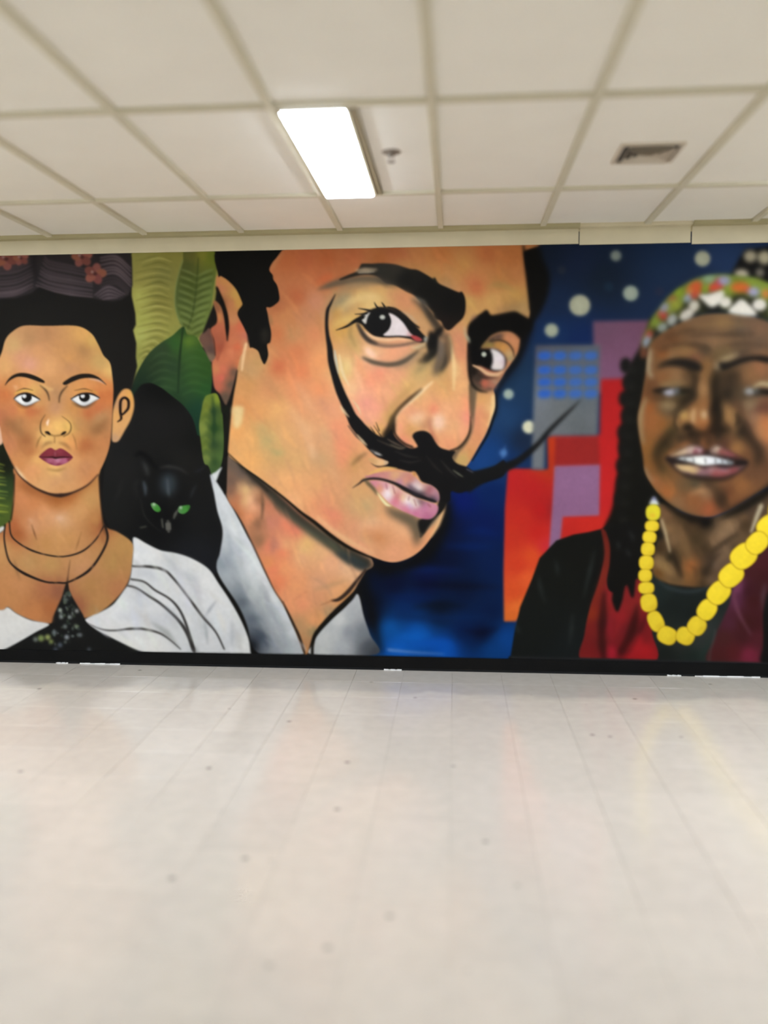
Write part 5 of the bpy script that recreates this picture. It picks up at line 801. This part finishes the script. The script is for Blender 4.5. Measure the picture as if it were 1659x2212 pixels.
# ---------------------------------------------------------------- trims at the top of the wall, base at its foot
xa, xb = on_wall(1250, 520).x, on_wall(1492, 520).x
def hz(px, py): return on_wall(px, py).z
def board(name, x0, x1, zb, m, label, th=.009):
    o = MB()
    n = 4
    o.box(x0, x1, -th, 0, zb, CEIL - .001); o.box(x0, x1, -th - .003, -th, zb, zb + .012)
    return struct(o.build(name, m), label)
zb1 = hz(700, 538.5)
board('trim_1', XL, xa - .002, zb1, m_trim2, 'cream fascia strip above the mural, long left length')
board('trim_2', xa + .004, xb - .003, hz(1370, 527), m_trim2, 'cream fascia strip above the mural, short middle length', .006)
board('trim_3', xb + .005, XR, hz(1580, 526), m_trim2, 'cream fascia strip above the mural, right length', .007)
struct(MB().box(XL, xa, -.062, -.009, CEIL - .007, CEIL - .0008).box(XL, xa, -.0655, -.062, CEIL - .007, CEIL + .0155).build('trim_4', m_trim), 'olive ceiling angle along the wall, left length')
struct(MB().box(xb, XR, -.062, -.009, CEIL - .007, CEIL - .0008).box(xb, XR, -.0655, -.062, CEIL - .007, CEIL + .0155).build('trim_5', m_trim), 'olive ceiling angle along the wall, right length')
struct(MB().box(xa + .002, xb - .002, -.050, -.009, CEIL - .004, CEIL - .0008).box(xa + .002, xb - .002, -.0535, -.050, CEIL - .004, CEIL + .0155).build('trim_6', m_trim2), 'pale filler strip between the two ceiling angles')
zt = hz(829, 1418)
bb = MB(); prof = [(-.010, zt), (-.010, .012), (-.013, .005), (-.019, .0006)]
n = len(bb.v)
for x in (XL, XR): bb.v += [(x, 0, zt)] + [(x, y, z) for y, z in prof] + [(x, 0, .0006)]
m_ = 6
for i in range(m_): bb.f.append((i, (i + 1) % m_, m_ + (i + 1) % m_, m_ + i)[::-1])
bb.f += [tuple(range(m_)), tuple(range(m_, 2 * m_))[::-1]]
base = struct(bb.build('baseboard_back', m_black), 'black vinyl cove base under the mural')
m_caulk = mat('white_caulk', (.85, .85, .85, 1), .4, .4, .05, 40)
for x0, x1 in ((124, 150), (176, 262), (830, 868), (1440, 1470), (1500, 1640)):
    a, b = on_wall(x0, 1440).x, on_wall(x1, 1440).x; k = MB()
    for i in range(8):
        u = a + (b - a) * i / 8; w = .0035 + .003 * math.sin(i * 2.1 + x0)
        k.box(u, u + (b - a) / 8, -.019 - w, -.017, .0005, .0045 + w * .5)
    k.build('caulk_patch', m_caulk, base)

# ---------------------------------------------------------------- fluorescent troffers
m_lens = bpy.data.materials.new('lamp_lens'); m_lens.use_nodes = True
e = m_lens.node_tree.nodes['Principled BSDF']; e.inputs['Base Color'].default_value = (.9, .9, .9, 1); e.inputs['Emission Color'].default_value = (.91, 1.0, 1.13, 1); e.inputs['Emission Strength'].default_value = LAMP
m_frame = mat('lamp_frame_metal', lin('#8f8468'), .5, .3, .04, 10)
def ceiling_light():
    root = empty('ceiling_light')
    L = TL - 2 * BW; y0, y1 = BW, TL - BW; w = .014
    f = MB()
    f.box(LX0, LX0 + w, y0, y1, -.006, .026).box(LX1 - w, LX1, y0, y1, -.006, .026).box(LX0 + w, LX1 - w, y0, y0 + w, -.006, .026).box(LX0 + w, LX1 - w, y1 - w, y1, -.006, .026)
    f.box(LX1 + .003, .322, y0, y1, -.0005, .026)
    f.build('frame', m_frame, root)
    MB().bevel_box(LX0 + w, LX1 - w, y0 + w, y1 - w, -.016, .002, .006, False).build('diffuser', m_lens, root)
    MB().box(LX0, LX1, y0, y1, .0265, .085).build('housing', m_frame, root)
    return root
proto = None
for (i, j) in sorted(lamp_cells, key=lambda c: (c != (8, 8), c)):
    x, y = cxe[i], cye[j]
    seen = abs(x - (CX0 + TW)) < .01 and abs(y - CY0) < .01
    if proto is None: proto = o = ceiling_light()
    else: o = copy_tree(proto)
    o.location = (x, y, CEIL)
    if seen: tag(o, 'lit white fluorescent troffer in the ceiling, the only lamp in view', 'ceiling light'); o['group'] = ''
    else: tag(o, 'lit troffer added out of view to light the hall', 'ceiling light', 'troffers added out of view')
for o in bpy.data.objects:
    if o.get('group') == '': del o['group']

# ---------------------------------------------------------------- four-way air diffuser
m_vent = mat('vent_enamel', lin('#d2c8b8'), .5, .3, .03, 20); m_dark = mat('vent_plenum', (.15, .14, .13, 1), .9, .1, .1, 10)
def vent():
    root = tag(empty('ceiling_vent', (.844, -D + 4.01, CEIL + .016)), 'small square louvred air vent in the ceiling, right of the lit troffer', 'vent')
    hx, hy = .136, .130
    MB().box(-hx + .012, hx - .012, -hy + .012, hy - .012, -.0012, -.0002).build('back_plate', m_dark, root)
    f = MB(); w = .014
    f.box(-hx, -hx + w, -hy, hy, -.010, -.0001).box(hx - w, hx, -hy, hy, -.010, -.0001).box(-hx + w, hx - w, -hy, -hy + w, -.010, -.0001).box(-hx + w, hx - w, hy - w, hy, -.010, -.0001)
    f.build('frame', m_vent, root)
    for k in range(4):
        o = 1 - (k + .7) / 4.6; ax, ay = (hx - w) * o, (hy - w) * o; d = .017; bx, by = max(.004, ax - d), max(.004, ay - d); z0, z1 = -.022, -.002; b = MB(); t = .0012
        for sgn in (0, 1):
            c0 = [(-ax, -ay, z0), (ax, -ay, z0), (ax, ay, z0), (-ax, ay, z0)]; c1 = [(-bx, -by, z1), (bx, -by, z1), (bx, by, z1), (-bx, by, z1)]
            for q in range(4):
                r = (q + 1) % 4; p = [c0[q], c0[r], c1[r], c1[q]]
                if sgn: p = [(x, y, z + t) for x, y, z in p][::-1]
                b.quad(*p)
        b.build('louvre', m_vent, root)
vent()
# ---------------------------------------------------------------- sprinkler in the half board beside the troffer
m_spr = mat('sprinkler_metal', lin('#8d857c'), .45, .4, .05, 40, metal=.3)
def sprinkler():
    root = tag(empty('fire_sprinkler', (-.290, -D + 3.90, CEIL + .016)), 'small grey fire sprinkler head in the ceiling board beside the lit troffer', 'sprinkler')
    MB().lathe([(0.0001, -.004), (.020, -.006), (.040, -.004), (.043, -.0002), (0.0001, -.0002)], 0, 0).build('escutcheon', m_spr, root)
    MB().lathe([(.0001, -.022), (.009, -.022), (.011, -.018), (.012, -.006), (.0001, -.006)], 0, 0, 12).build('body', m_spr, root)
    a = MB()
    for s in (-1, 1): a.box(s * .011 - .0015, s * .011 + .0015, -.003, .003, -.043, -.017)
    a.build('yoke_arms', m_spr, root)
    MB().lathe([(.0001, -.046), (.016, -.0455), (.017, -.043), (.0001, -.0425)], 0, 0, 16).build('deflector', m_spr, root)
sprinkler()
